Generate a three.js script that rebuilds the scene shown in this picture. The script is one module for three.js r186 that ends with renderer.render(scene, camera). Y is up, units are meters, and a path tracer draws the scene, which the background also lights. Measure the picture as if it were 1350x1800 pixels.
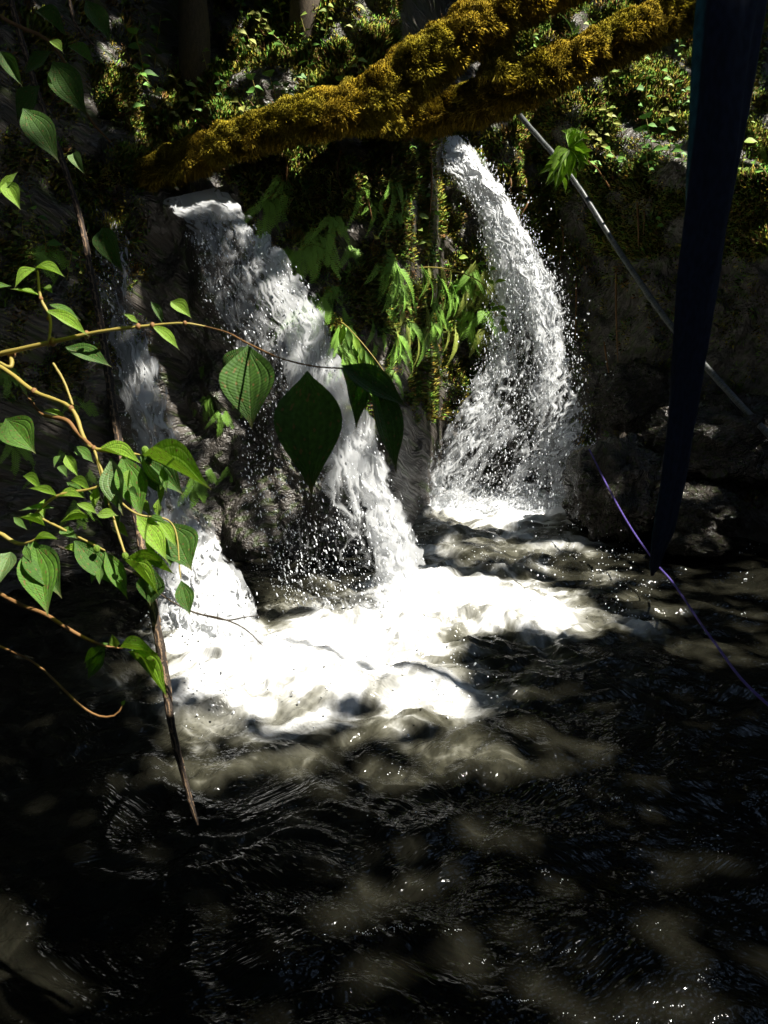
import * as THREE from 'three';
import { mergeGeometries } from 'three/addons/utils/BufferGeometryUtils.js';
import { createNoise2D, createNoise3D } from 'simplex-noise';

// ---------------------------------------------------------------- camera, sky, sun, exposure
const scene = new THREE.Scene();
const FOV = 65, PITCH = 15 * Math.PI / 180, EYE = new THREE.Vector3(0, 1.6, 0);
const camera = new THREE.PerspectiveCamera(FOV, 0.75, 0.05, 400);
camera.position.copy(EYE);
camera.rotation.set(-PITCH, 0, 0);
camera.focus = 4.2; camera.userData.fStop = 14;
const renderer = new THREE.WebGLRenderer({ antialias: true });
renderer.toneMapping = THREE.LinearToneMapping;
renderer.toneMappingExposure = 2.55;
renderer.shadowMap.enabled = true;
{ // clear noon sky, a little paler towards the horizon
  const w = 128, h = 64, a = new Float32Array(w * h * 4);
  for (let j = 0; j < h; j++) for (let i = 0; i < w; i++) {
    const e = Math.max(0, (j + 0.5) / h * 2 - 1), k = Math.pow(1 - e, 2.2), o = (j * w + i) * 4;
    a[o] = 0.42 + 0.5 * k; a[o + 1] = 0.62 + 0.36 * k; a[o + 2] = 1.0 + 0.06 * k; a[o + 3] = 1;
  }
  const t = new THREE.DataTexture(a, w, h, THREE.RGBAFormat, THREE.FloatType);
  t.mapping = THREE.EquirectangularReflectionMapping; t.magFilter = THREE.LinearFilter; t.needsUpdate = true;
  scene.background = t; scene.environment = t;
  scene.backgroundIntensity = 0.75; scene.environmentIntensity = 0.75;
}
const SUN = new THREE.Vector3(0.6, 1, 0.26).normalize();
const sun = new THREE.DirectionalLight(new THREE.Color(1, 0.955, 0.86), 4.6);
sun.position.copy(SUN).multiplyScalar(30).add(new THREE.Vector3(0, 0, -4));
sun.target.position.set(0, 0, -4); scene.add(sun, sun.target);
sun.castShadow = true; sun.shadow.mapSize.set(4096, 4096);
Object.assign(sun.shadow.camera, { left: -12, right: 12, top: 12, bottom: -12, near: 1, far: 60 });

// ---------------------------------------------------------------- helpers
let seed = 20240611;
const rnd = () => { seed = (seed + 0x6D2B79F5) | 0; let t = Math.imul(seed ^ (seed >>> 15), 1 | seed); t = (t + Math.imul(t ^ (t >>> 7), 61 | t)) ^ t; return ((t ^ (t >>> 14)) >>> 0) / 4294967296; };
const rr = (a, b) => a + (b - a) * rnd();
const n2 = createNoise2D(rnd), n3 = createNoise3D(rnd), m3 = createNoise3D(rnd);
const clamp = (x, a = 0, b = 1) => Math.min(b, Math.max(a, x));
const sst = (a, b, x) => { const t = clamp((x - a) / (b - a)); return t * t * (3 - 2 * t); };
const lerp = (a, b, t) => a + (b - a) * t;
const fbm3 = (x, y, z, o = 4) => { let s = 0, a = 0.5; for (let i = 0; i < o; i++) { s += a * n3(x, y, z); x *= 2.03; y *= 2.03; z *= 2.03; a *= 0.5; } return s; };
const fbm2 = (x, y, o = 4) => { let s = 0, a = 0.5; for (let i = 0; i < o; i++) { s += a * n2(x, y); x = x * 2.03 + 7.1; y = y * 2.03 - 3.7; a *= 0.5; } return s; };
const V = (x, y, z) => new THREE.Vector3(x, y, z);
const FPX = 900 / Math.tan(FOV * Math.PI / 360);
const cp = Math.cos(PITCH), sp = Math.sin(PITCH);
function ray(px, py) { const x = (px - 675) / FPX, y = (900 - py) / FPX; return V(x, -sp + y * cp, -cp - y * sp); }
const at = (px, py, d) => ray(px, py).multiplyScalar(d).add(EYE);                 // a measured point of the place: picture position and depth
const onWater = (px, py, h = 0) => { const r = ray(px, py); return r.multiplyScalar((h - EYE.y) / r.y).add(EYE); };
const interp = (xs, ys, x) => { if (x <= xs[0]) return ys[0]; for (let i = 1; i < xs.length; i++) if (x < xs[i]) { const t = (x - xs[i - 1]) / (xs[i] - xs[i - 1]); const s = t * t * (3 - 2 * t); return lerp(ys[i - 1], ys[i], 0.5 * t + 0.5 * s); } return ys[ys.length - 1]; };
const taken = {};
function numbered(n) { const k = taken[n] = (taken[n] ?? -1) + 1; return k ? `${n}_${String(k).padStart(3, '0')}` : n; }
function finish(o) { o.traverse(c => { if (c.isMesh) { c.castShadow = true; c.receiveShadow = true; } }); return o; }
function tag(o, label, category, group) { Object.assign(o.userData, { label, category }); if (group) o.userData.group = group; return o; }
function thing(name, label, category, base, group) { const g = new THREE.Group(); g.name = numbered(name); g.position.copy(base); scene.add(g); return tag(g, label, category, group); }
function mesh(name, geo, mat, parent) { const m = new THREE.Mesh(geo, mat); m.name = name; m.castShadow = m.receiveShadow = true; if (parent) parent.add(m); return m; }
function structure(name, geo, mat) { const m = mesh(numbered(name), geo, mat, scene); m.userData.kind = 'structure'; return m; }
function dup(root, pos, quat, scale, label) {
  const r = root.clone(); r.name = numbered(root.name.replace(/_\d{3}$/, '')); r.userData = { ...root.userData }; scene.add(r);
  r.position.copy(pos); if (quat) r.quaternion.copy(quat); if (scale) r.scale.setScalar(scale); if (label) r.userData.label = label; return r;
}
function dataTex(w, h, fn, srgb = true, rep = true) {
  const a = new Uint8Array(w * h * 4);
  for (let j = 0; j < h; j++) for (let i = 0; i < w; i++) { const c = fn((i + 0.5) / w, (j + 0.5) / h), o = (j * w + i) * 4; a[o] = clamp(c[0]) * 255; a[o + 1] = clamp(c[1]) * 255; a[o + 2] = clamp(c[2]) * 255; a[o + 3] = 255; }
  const t = new THREE.DataTexture(a, w, h); t.magFilter = THREE.LinearFilter; t.minFilter = THREE.LinearMipmapLinearFilter; t.generateMipmaps = true;
  t.wrapS = t.wrapT = rep ? THREE.RepeatWrapping : THREE.ClampToEdgeWrapping; if (srgb) t.colorSpace = THREE.SRGBColorSpace; t.needsUpdate = true; return t;
}
const s8 = c => c <= 0.0031308 ? c * 12.92 : 1.055 * Math.pow(c, 1 / 2.4) - 0.055;
const toS = (r, g, b) => [s8(Math.max(0, r)), s8(Math.max(0, g)), s8(Math.max(0, b))];
const col = (r, g, b) => new THREE.Color().setRGB(r, g, b);
function gridGeo(nu, nv, fn, uvfn) {
  const p = new Float32Array(nu * nv * 3), uv = new Float32Array(nu * nv * 2), idx = [];
  for (let j = 0; j < nv; j++) for (let i = 0; i < nu; i++) { const k = j * nu + i, q = fn(i / (nu - 1), j / (nv - 1)); p[k * 3] = q.x; p[k * 3 + 1] = q.y; p[k * 3 + 2] = q.z; const t = uvfn ? uvfn(i / (nu - 1), j / (nv - 1), q) : [i / (nu - 1), j / (nv - 1)]; uv[k * 2] = t[0]; uv[k * 2 + 1] = t[1]; }
  for (let j = 0; j < nv - 1; j++) for (let i = 0; i < nu - 1; i++) { const a = j * nu + i; idx.push(a, a + 1, a + nu, a + 1, a + nu + 1, a + nu); }
  const g = new THREE.BufferGeometry(); g.setAttribute('position', new THREE.BufferAttribute(p, 3)); g.setAttribute('uv', new THREE.BufferAttribute(uv, 2)); g.setIndex(idx); g.computeVertexNormals(); return g;
}
// a limb: a round bar through points with a radius at each, bumpy by amp
function limb(pts, radii, rings = 24, sides = 8, amp = 0, freq = 8, uvm = 1) {
  const c = new THREE.CatmullRomCurve3(pts), fr = c.computeFrenetFrames(rings, false), L = c.getLength(), n = radii.length - 1;
  const g = gridGeo(sides + 1, rings + 1, (u, v) => {
    const p = c.getPointAt(v), k = Math.round(v * rings), a = (u === 1 ? 0 : u) * Math.PI * 2, x = v * n, i = Math.min(n - 1, Math.floor(x));
    let r = lerp(radii[i], radii[i + 1], x - i);
    const d = fr.normals[k].clone().multiplyScalar(Math.cos(a)).addScaledVector(fr.binormals[k], Math.sin(a));
    if (amp) r *= 1 + amp * fbm3((p.x + d.x * r) * freq, (p.y + d.y * r) * freq, (p.z + d.z * r) * freq, 3);
    if (v === 0 || v === 1) r *= 0.55;
    return p.addScaledVector(d, r);
  }, (u, v) => [u * uvm, v * L * uvm / (Math.PI * 2 * Math.max(0.004, radii[0]))]);
  return g;
}
const rel = (pts, base) => pts.map(p => p.clone().sub(base));
const UPV = V(0, 1, 0), FORE = V(0, 0, 1);

// ---------------------------------------------------------------- materials
const std = (o) => new THREE.MeshStandardMaterial(o), phy = (o) => new THREE.MeshPhysicalMaterial(o);
const rockBump = dataTex(512, 512, (u, v) => { const a = u * 6.283, b = v * 6.283; const q = [Math.cos(a), Math.sin(a), Math.cos(b), Math.sin(b)]; const f = (k) => 0.5 + 0.5 * (0.6 * n3(q[0] * k + q[2] * k * 0.7, q[1] * k - q[3] * k * 0.6, q[2] * k + 1.7) + 0.4 * n3(q[3] * k * 2.1, q[0] * k * 2 + q[2] * k, q[1] * k * 2.2)); const x = 0.5 * f(2.2) + 0.3 * f(6) + 0.2 * f(14); return [x, x, x]; }, false);
const rockTint = dataTex(512, 512, (u, v) => { const a = u * 6.283, b = v * 6.283, f = (k, s) => 0.5 + 0.5 * n3(Math.cos(a) * k + Math.cos(b) * k * 0.8 + s, Math.sin(a) * k - Math.sin(b) * k * 0.9, Math.cos(b) * k + Math.sin(a + b) * k * 0.3); const x = 0.5 * f(1.6, 0) + 0.3 * f(5, 9) + 0.2 * f(13, 4); const k = 0.45 + 0.9 * x, m = sst(0.55, 0.8, f(3, 31)); return toS(k * lerp(0.085, 0.06, m), k * lerp(0.075, 0.075, m), k * lerp(0.065, 0.03, m)); });
const M = {};
M.rock = std({ map: rockTint, bumpMap: rockBump, bumpScale: 0.045, roughness: 0.4 });
M.boulder = std({ map: rockTint, color: col(0.6, 0.58, 0.55), bumpMap: rockBump, bumpScale: 0.05, roughness: 0.22 });
M.soil = std({ map: rockTint, color: col(0.9, 0.85, 0.6), bumpMap: rockBump, bumpScale: 0.05, roughness: 0.95 });
const barkTex = dataTex(256, 512, (u, v) => { const a = u * 6.283; const x = 0.5 + 0.5 * n3(Math.cos(a) * 2.5, Math.sin(a) * 2.5, v * 5), y = 0.5 + 0.5 * n3(Math.cos(a) * 9, Math.sin(a) * 9, v * 22), k = 0.4 + 0.6 * x * 0.7 + 0.5 * y; return toS(k * 0.10, k * 0.075, k * 0.05); });
M.bark = std({ map: barkTex, bumpMap: barkTex, bumpScale: 0.015, roughness: 0.9 });
const paleBark = dataTex(128, 512, (u, v) => { const a = u * 6.283; const x = n3(Math.cos(a) * 1.2, Math.sin(a) * 1.2, v * 2.5), y = n3(Math.cos(a) * 4, Math.sin(a) * 4, v * 11); const m = sst(-0.1, 0.6, x + 0.35 * y); return toS(lerp(0.03, 0.26, m), lerp(0.022, 0.17, m), lerp(0.016, 0.1, m)); });
M.stick = std({ map: paleBark, bumpMap: paleBark, bumpScale: 0.004, roughness: 0.85 });
M.logBark = std({ color: col(0.05, 0.035, 0.015), roughness: 1 });
M.mossTuft = std({ color: col(1, 1, 1), roughness: 0.95, side: THREE.DoubleSide });
const leafTex = (veins, base, rib) => dataTex(256, 512, (u, v) => { // u across, v from stalk to tip
  const x = Math.abs(u - 0.5) * 2; const arch = x / (0.2 + 0.9 * Math.sin(Math.PI * clamp(v * 0.9 + 0.04)));
  const main = 1 - sst(0.0, 0.03, x), lat = Math.max(1 - sst(0, 0.035, Math.abs(arch - 0.42)), 0.7 * (1 - sst(0, 0.03, Math.abs(arch - 0.72))));
  const cross = Math.pow(0.5 + 0.5 * Math.cos((v + x * 0.12) * veins * 6.283), 10) * 0.5;
  const k = Math.max(main, lat * 0.7, cross * 0.35), q = 0.86 + 0.22 * n2(u * 9, v * 14) + 0.1 * n2(u * 40, v * 60), sp = Math.max(sst(0.62, 0.8, n2(u * 7 + base[0] * 90, v * 11)), sst(0.86, 0.99, v + 0.1 * n2(u * 12, v * 9)) * 0.7);
  return toS(lerp(lerp(base[0], rib[0], k) * q, 0.17, sp), lerp(lerp(base[1], rib[1], k) * q, 0.12, sp), lerp(lerp(base[2], rib[2], k) * q, 0.03, sp));
});
const leafBump = dataTex(256, 512, (u, v) => { const x = Math.abs(u - 0.5) * 2, arch = x / (0.2 + 0.9 * Math.sin(Math.PI * clamp(v * 0.9 + 0.04))); const g = Math.min(sst(0, 0.08, x), sst(0, 0.08, Math.abs(arch - 0.42)), sst(0, 0.07, Math.abs(arch - 0.72))); const c = 0.5 - 0.5 * Math.cos((v + x * 0.12) * 26 * 6.283); const k = 0.6 * g + 0.3 * c + 0.1 * (0.5 + 0.5 * n2(u * 60, v * 90)); return [k, k, k]; }, false);
const leafMat = (base, rib, rough = 0.55, tr = 0.35) => phy({ map: leafTex(26, base, rib), bumpMap: leafBump, bumpScale: 0.0012, roughness: rough, transmission: tr, thickness: 0, specularIntensity: 0.5, side: THREE.DoubleSide });
M.leafLime = leafMat([0.23, 0.42, 0.02], [0.3, 0.46, 0.06], 0.75, 0.4);
M.leafMid = leafMat([0.09, 0.22, 0.015], [0.14, 0.27, 0.04], 0.7, 0.35);
M.leafShaded = leafMat([0.06, 0.15, 0.015], [0.09, 0.18, 0.03], 0.7, 0.35);  // darker copy of the leaf green, shade put into the colour of unlit leaves
M.leafPale = leafMat([0.13, 0.22, 0.07], [0.2, 0.28, 0.11], 0.45, 0.2);
const plain = (r, g, b) => std({ color: col(r, g, b), roughness: 0.6, side: THREE.DoubleSide });
M.herb = [plain(0.17, 0.36, 0.05), plain(0.26, 0.36, 0.06), plain(0.1, 0.24, 0.035), plain(0.3, 0.32, 0.07)];
M.fern = [plain(0.18, 0.36, 0.04), plain(0.15, 0.32, 0.04), plain(0.26, 0.31, 0.05)];
M.brownLeaf = plain(0.2, 0.1, 0.03);
M.stem = std({ color: col(0.28, 0.22, 0.045), roughness: 0.6 });
M.stemBrown = std({ color: col(0.2, 0.1, 0.03), roughness: 0.7 });
M.canopy = std({ color: col(0.05, 0.11, 0.02), roughness: 0.7, side: THREE.DoubleSide });
M.sheet = phy({ color: col(0.9, 0.92, 0.94), roughness: 0.3, ior: 1.33, side: THREE.DoubleSide, transparent: true, vertexColors: true });
M.drop = phy({ color: col(0.85, 0.88, 0.92), roughness: 0.12, ior: 1.33 });

// ---------------------------------------------------------------- cliff, banks, ground
const CX = [-7, -4, -3, -2.2, -1.7, -1.3, -0.8, -0.3, 0.05, 0.28, 0.5, 1.3, 1.65, 2.0, 2.6, 3.4, 7];
const CZ = [-1.5, -2.6, -3.3, -4.3, -4.9, -5.25, -5.2, -5.2, -5.5, -6.1, -6.9, -6.9, -6.5, -5.95, -5.4, -4.8, -2.5];
const HX = [-7, -3, -2, -1.3, -0.9, -0.4, 0.1, 0.38, 0.75, 1.1, 1.8, 2.6, 4, 7], HY = [3.2, 2.7, 2.35, 2.1, 2.08, 2.25, 2.45, 2.66, 2.62, 2.75, 2.5, 2.2, 2.1, 3];
function Zc(x, y) {
  const h = interp(HX, HY, x); let z = interp(CX, CZ, x); if (y > h && x > 1) z = lerp(z, lerp(-6.75, -6.3, sst(1, 2.6, x)), sst(0, 0.4, y - h) * sst(1, 1.5, x));
  z += y < h ? 0.10 * (h - y) - 0.10 * Math.sin(clamp(y / h) * Math.PI) : -0.8 * (y - h) + 0.25 * (1 - Math.exp(-(y - h) * 3));
  z += 0.22 * fbm3(x * 0.9, y * 0.6, 3.1, 3) + 0.12 * Math.abs(n3(x * 2.3, y * 1.4, 8.2)) + 0.05 * n3(x * 6, y * 5, 1.5) + 0.02 * n3(x * 15, y * 14, 4.5);
  return z;
}
const xs = [], ys = [];
for (let x = -7; x < -3.2; x += 0.12) xs.push(x); for (let x = -3.2; x < 3.4; x += 0.026) xs.push(x); for (let x = 3.4; x <= 7; x += 0.12) xs.push(x);
for (let y = -0.9; y < 4.6; y += 0.026) ys.push(y); for (let y = 4.6; y < 13; y += 0.2) ys.push(y);
structure('cliff', gridGeo(xs.length, ys.length, (u, v) => { const x = xs[Math.round(u * (xs.length - 1))], y = ys[Math.round(v * (ys.length - 1))]; return V(x, y, Zc(x, y)); }, (u, v, q) => [(q.x + q.z * 0.4) / 1.3, (q.y - q.z * 0.5) / 1.3]), M.rock);
function onCliff(px, py, d0 = 3) { const r = ray(px, py); for (let d = d0; d < 16; d += 0.015) { const p = r.clone().multiplyScalar(d).add(EYE); if (p.z < Zc(p.x, p.y)) return p; } return r.multiplyScalar(9).add(EYE); }
function cliffNormal(p) { const e = 0.08, dx = (Zc(p.x + e, p.y) - Zc(p.x - e, p.y)) / (2 * e), dy = (Zc(p.x, p.y + e) - Zc(p.x, p.y - e)) / (2 * e); return V(-dx, -dy, 1).normalize(); }
function groundY(x, z) {
  const e = Math.hypot(Math.max(-1.5 - x + 0.25 * n2(z * 0.9, 3), x - 2.9, 0), Math.max(z - 0.7, 0));
  let h = -0.9 + 1.25 * Math.min(e, 4) + 0.35 * Math.max(0, Math.min(e - 4, 8)) + sst(0, 0.6, e) * 0.25 * fbm2(x * 1.2, z * 1.2, 3);
  if (z < -6) h += 0; if (z < -14) h += 8 * sst(-14, -17, z);
  return h;
}
{ const gx = []; for (let x = -60; x < -8; x += 4) gx.push(x); for (let x = -8; x <= 8; x += 0.16) gx.push(x); for (let x = 12; x <= 60; x += 4) gx.push(x);
  const gz = []; for (let z = 60; z > 8; z -= 4) gz.push(z); for (let z = 8; z >= -8; z -= 0.16) gz.push(z); for (let z = -9; z >= -60; z -= 3) gz.push(z);
  structure('ground', gridGeo(gx.length, gz.length, (u, v) => { const x = gx[Math.round(u * (gx.length - 1))], z = gz[Math.round(v * (gz.length - 1))]; return V(x, groundY(x, z), z); }, (u, v, q) => [q.x / 1.7, q.z / 1.7]), M.soil); }

// ---------------------------------------------------------------- pool
const X0 = -2.6, X1 = 3.6, Z0 = 1.0, Z1 = -7.0;
const splash = [[330, 1110, .26, .7], [400, 1165, .28, .9], [520, 1150, .27, 1], [620, 1130, .28, 1], [700, 1080, .32, 1.1], [760, 1030, .3, 1], [860, 1050, .33, 1], [950, 1075, .26, .8], [680, 1190, .24, .8], [790, 1195, .17, .4], [350, 1225, .14, .55], [470, 1215, .2, .5], [745, 965, .2, .7],
  [770, 885, .36, 1.3], [860, 882, .42, 1.6], [950, 882, .42, 1.6], [1010, 892, .3, 1.2], [900, 905, .3, .8], [1090, 1085, .1, .55], [1125, 1105, .08, .5], [950, 1000, .13, .5], [1060, 1015, .12, .4], [800, 935, .25, .4], [930, 945, .3, .4], [1010, 960, .2, .35], [600, 1230, .3, .35], [430, 1270, .25, .3], [800, 1245, .25, .3]].map(([a, b, r, k]) => { const p = onWater(a, b); return [p.x, p.z, r, k]; });
function foam(x, z) { let s = 0; for (const [a, b, r, k] of splash) { const dx = (x - a) / r, dz = (z - b) / (r * 1.05); const q = dx * dx + dz * dz; if (q < 9) s += k * Math.exp(-q); } return s; }
const churn = [onWater(560, 1130), onWater(760, 1060), onWater(900, 890)];
function stir(x, z) { let s = 0; for (const c of churn) s = Math.max(s, Math.exp(-Math.hypot(x - c.x, (z - c.z) * 1.0) / 1.15)); return s; }
function waterY(x, z) {
  const f = Math.min(1, foam(x, z)), s = stir(x, z);
  const wx = x + 0.12 * n2(x * 1.5, z * 1.5), wz = z + 0.12 * n2(x * 1.5 + 9, z * 1.5);
  let h = 0.035 * (0.35 + s) * n2(wx * 1.6, wz * 2.2) + 0.022 * (0.35 + 0.9 * s) * n2(wx * 4, wz * 5.5) + 0.006 * (0.5 + s) * n2(wx * 9, wz * 13) + 0.0018 * n2(wx * 21, wz * 31);
  h += 0.016 * s * (1 - 2 * Math.abs(n2(wx * 5 + 3, wz * 7)));
  h += f * f * (0.03 + 0.025 * fbm2(x * 3.2, z * 3.2, 3) + 0.006 * n2(x * 14, z * 14));
  return h;
}
{
  const TW = 1120, TH = 1448, sx = X1 - X0, sz = Z0 - Z1, rough = new Uint8Array(TW * TH * 4);
  const map = dataTex(TW, TH, (u, v) => {
    const x = X0 + u * sx, z = Z0 - v * sz, F = foam(x, z), s = stir(x, z);
    const wx = x + 0.16 * n2(x * 2.1, z * 2.1), wz = z + 0.16 * n2(x * 2.1 + 5, z * 2.1 + 9);
    const cloud = 0.5 + 0.5 * fbm2(wx * 2.6, wz * 3.4, 5), fine = 0.5 + 0.5 * fbm2(wx * 11, wz * 13, 3);
    const thread = Math.pow(clamp(1 - Math.abs(n2(wx * 4.3, wz * 6.1)) * 1.8), 3) * sst(0.35, 0.7, cloud);
    let f = 1 - Math.exp(-F * (0.3 + 1.6 * cloud * cloud + 0.5 * fine));
    f += 0.6 * Math.pow(s, 1.3) * sst(0.3, 0.8, cloud) * (0.45 + 0.8 * fine) + 0.45 * thread * (0.02 + s) * fine;
    f = clamp(f);
    const silt = sst(0.02, 0.5, f), wh = Math.pow(sst(0.08, 0.95, f), 1.7), br = 0.85 + 0.3 * fine;
    const base = 0.0035 + 0.1 * Math.pow(s, 1.7) * (0.3 + cloud); const mud = 0.8 + 0.5 * (0.5 + 0.5 * fbm2(x * 0.9, z * 0.9, 3));
    const k = ((Math.round(v * TH - 0.5)) * TW + Math.round(u * TW - 0.5)) * 4; rough[k] = rough[k + 1] = rough[k + 2] = 255 * lerp(0.11, 0.75, wh); rough[k + 3] = 255;
    const c = [lerp(lerp(base * mud, 0.12 * br, silt), 0.88, wh), lerp(lerp(base * 0.97 * mud, 0.115 * br, silt), 0.89, wh), lerp(lerp(base * 0.68 * mud, 0.08 * br, silt), 0.9, wh)];
    return toS(...c);
  }, true, false);
  const rt = new THREE.DataTexture(rough, TW, TH); rt.magFilter = THREE.LinearFilter; rt.needsUpdate = true;
  const rip = dataTex(512, 512, (u, v) => { const a = u * 6.283, b = v * 6.283; const f = (k, s) => n3(Math.cos(a) * k + s, Math.sin(a) * k + Math.cos(b) * k, Math.sin(b) * k) ; const x = 0.5 + 0.25 * f(2.2, 0) + 0.15 * f(4.5, 5) + 0.1 * f(9, 2); return [x, x, x]; }, false); rip.repeat.set(sx / 0.9, sz / 0.7);
  M.water = phy({ map, roughnessMap: rt, roughness: 1, ior: 1.33, bumpMap: rip, bumpScale: 0.009 });
  const gx = [], gz = []; for (let x = X0; x <= X1 + 1e-6; x += sx / 440) gx.push(x); for (let z = Z0; z > -1.2; z -= 0.03) gz.push(z); for (let z = -1.2; z >= Z1; z -= 0.012) gz.push(z);
  structure('water', gridGeo(gx.length, gz.length, (u, v) => { const x = gx[Math.round(u * (gx.length - 1))], z = gz[Math.round(v * (gz.length - 1))]; return V(x, waterY(x, z), z); }, (u, v, q) => [(q.x - X0) / sx, (Z0 - q.z) / sz]), M.water);
}

// ---------------------------------------------------------------- waterfalls
const bead = new THREE.IcosahedronGeometry(1, 1);
function droplets(parent, list) { // list of [pos, radius, stretch, dir]
  const im = new THREE.InstancedMesh(bead, M.drop, list.length), m = new THREE.Matrix4(), q = new THREE.Quaternion();
  list.forEach(([p, r, s, d], i) => { q.setFromUnitVectors(UPV, d); m.compose(p.clone().sub(parent.position), q, V(r, r * s, r)); im.setMatrixAt(i, m); });
  im.name = 'droplets'; im.userData.kind = 'stuff'; im.castShadow = im.receiveShadow = true; parent.add(im); return im;
}
function sheetFall(parent, lp, rp, o) { // a ragged sheet: the water is thick where the noise is high and thins out to nothing between
  const L = new THREE.CatmullRomCurve3(lp), R = new THREE.CatmullRomCurve3(rp), base = parent.position;
  const nu = o.nu, nt = o.nt, H = L.getLength(), p = new Float32Array(nu * nt * 3), al = new Float32Array(nu * nt), idx = [];
  const S = (u, t) => { const a = L.getPoint(t), b = R.getPoint(t), w = a.distanceTo(b); const q = a.lerp(b, u); q.z += o.bulge * Math.sin(Math.PI * u) * Math.min(1, w * 2); return [q, w]; };
  for (let j = 0; j < nt; j++) for (let i = 0; i < nu; i++) {
    const u = i / (nu - 1), t = j / (nt - 1), k = j * nu + i, [q, w] = S(u, t);
    const a = u * Math.max(w, 0.25), b = t * H, z = o.layer * 3.7;
    const wa = a + 0.035 * n3(a * 6, b * 3.5, z + 5) + 0.012 * n3(a * 19, b * 12, z), wb = b + 0.07 * n3(a * 6 + 9, b * 3.5, z + 2);
    const ridge = 1 - Math.abs(n3(wa * o.fx, wb * o.fy, z)) * 1.6, ridge2 = 1 - Math.abs(m3(wa * o.fx * 2.2, wb * o.fy * 2.1, z + 3)) * 1.6;
    const streak = 0.5 + 0.5 * n3(wa * 30, wb * 2.6, z + 7), fine = 0.5 + 0.5 * n3(wa * 62, wb * 11, z + 13), big = 0.5 + 0.5 * n3(wa * 3, wb * 1.3, z + 11);
    const net = sst(0.2, 0.75, t), val = (0.34 * ridge + 0.2 * ridge2) * lerp(0.55, 1, net) + 0.26 * streak * lerp(1.3, 0.6, net) + 0.12 * fine + 0.28 * big;
    const edge = Math.min(u, 1 - u) * w, soft = sst(0, o.fray ?? 0.06, edge + 0.06 * n3(a * 8, b * 5, z + 20) + 0.03 * n3(a * 22, b * 14, z + 21));
    const thr = 1.0 - o.density(u, t) * (0.3 + 0.7 * soft);
    al[k] = Math.pow(sst(thr - 0.14, thr + 0.24, val), 1.3) * (o.most ?? 0.85);
    const dz = o.relief * ((ridge - 0.4) * 0.2 + (ridge2 - 0.4) * 0.12 + (streak - 0.5) * 0.22 + (fine - 0.5) * 0.1 + (big - 0.5) * 1.3), dx = o.relief * 0.25 * n3(a * 8, b * 8, z + 31);
    p[k * 3] = q.x - base.x + dx; p[k * 3 + 1] = q.y - base.y + 0.3 * dx; p[k * 3 + 2] = q.z - base.z + dz + (o.off ?? 0);
  }
  for (let j = 0; j < nt - 1; j++) for (let i = 0; i < nu - 1; i++) { const a = j * nu + i, b = a + 1, c = a + nu, d = c + 1; if (al[a] + al[b] + al[c] > 0.02) idx.push(a, c, b); if (al[b] + al[d] + al[c] > 0.02) idx.push(b, c, d); }
  const g = new THREE.BufferGeometry(); g.setAttribute('position', new THREE.BufferAttribute(p, 3)); g.setIndex(idx); g.computeVertexNormals();
  const sm = gridGeo(nu, nt, (u, t) => S(u, t)[0]).attributes.normal.array; const used = new Int32Array(nu * nt).fill(-1), P = [], N = [], C = []; let n = 0; const nn = g.attributes.normal.array;
  for (let i = 0; i < idx.length; i++) { const k = idx[i]; if (used[k] < 0) { used[k] = n++; P.push(p[k * 3], p[k * 3 + 1], p[k * 3 + 2]); { const f = sm[k * 3 + 2] < 0 ? -1 : 1, e = nn[k * 3 + 2] < 0 ? -1 : 1, v = V(sm[k * 3] * f, sm[k * 3 + 1] * f, sm[k * 3 + 2] * f).multiplyScalar(0.72).addScaledVector(V(nn[k * 3] * e, nn[k * 3 + 1] * e, nn[k * 3 + 2] * e), 0.28).normalize(); N.push(v.x, v.y, v.z); } C.push(1, 1, 1, al[k]); } idx[i] = used[k]; }
  const h = new THREE.BufferGeometry(); h.setAttribute('position', new THREE.Float32BufferAttribute(P, 3)); h.setAttribute('normal', new THREE.Float32BufferAttribute(N, 3)); h.setAttribute('color', new THREE.Float32BufferAttribute(C, 4)); h.setIndex(idx);
  mesh(o.name, h, M.sheet, parent); return (u, t) => S(u, t)[0];
}
const pts = a => a.map(q => at(...q));
const drops = [];
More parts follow.
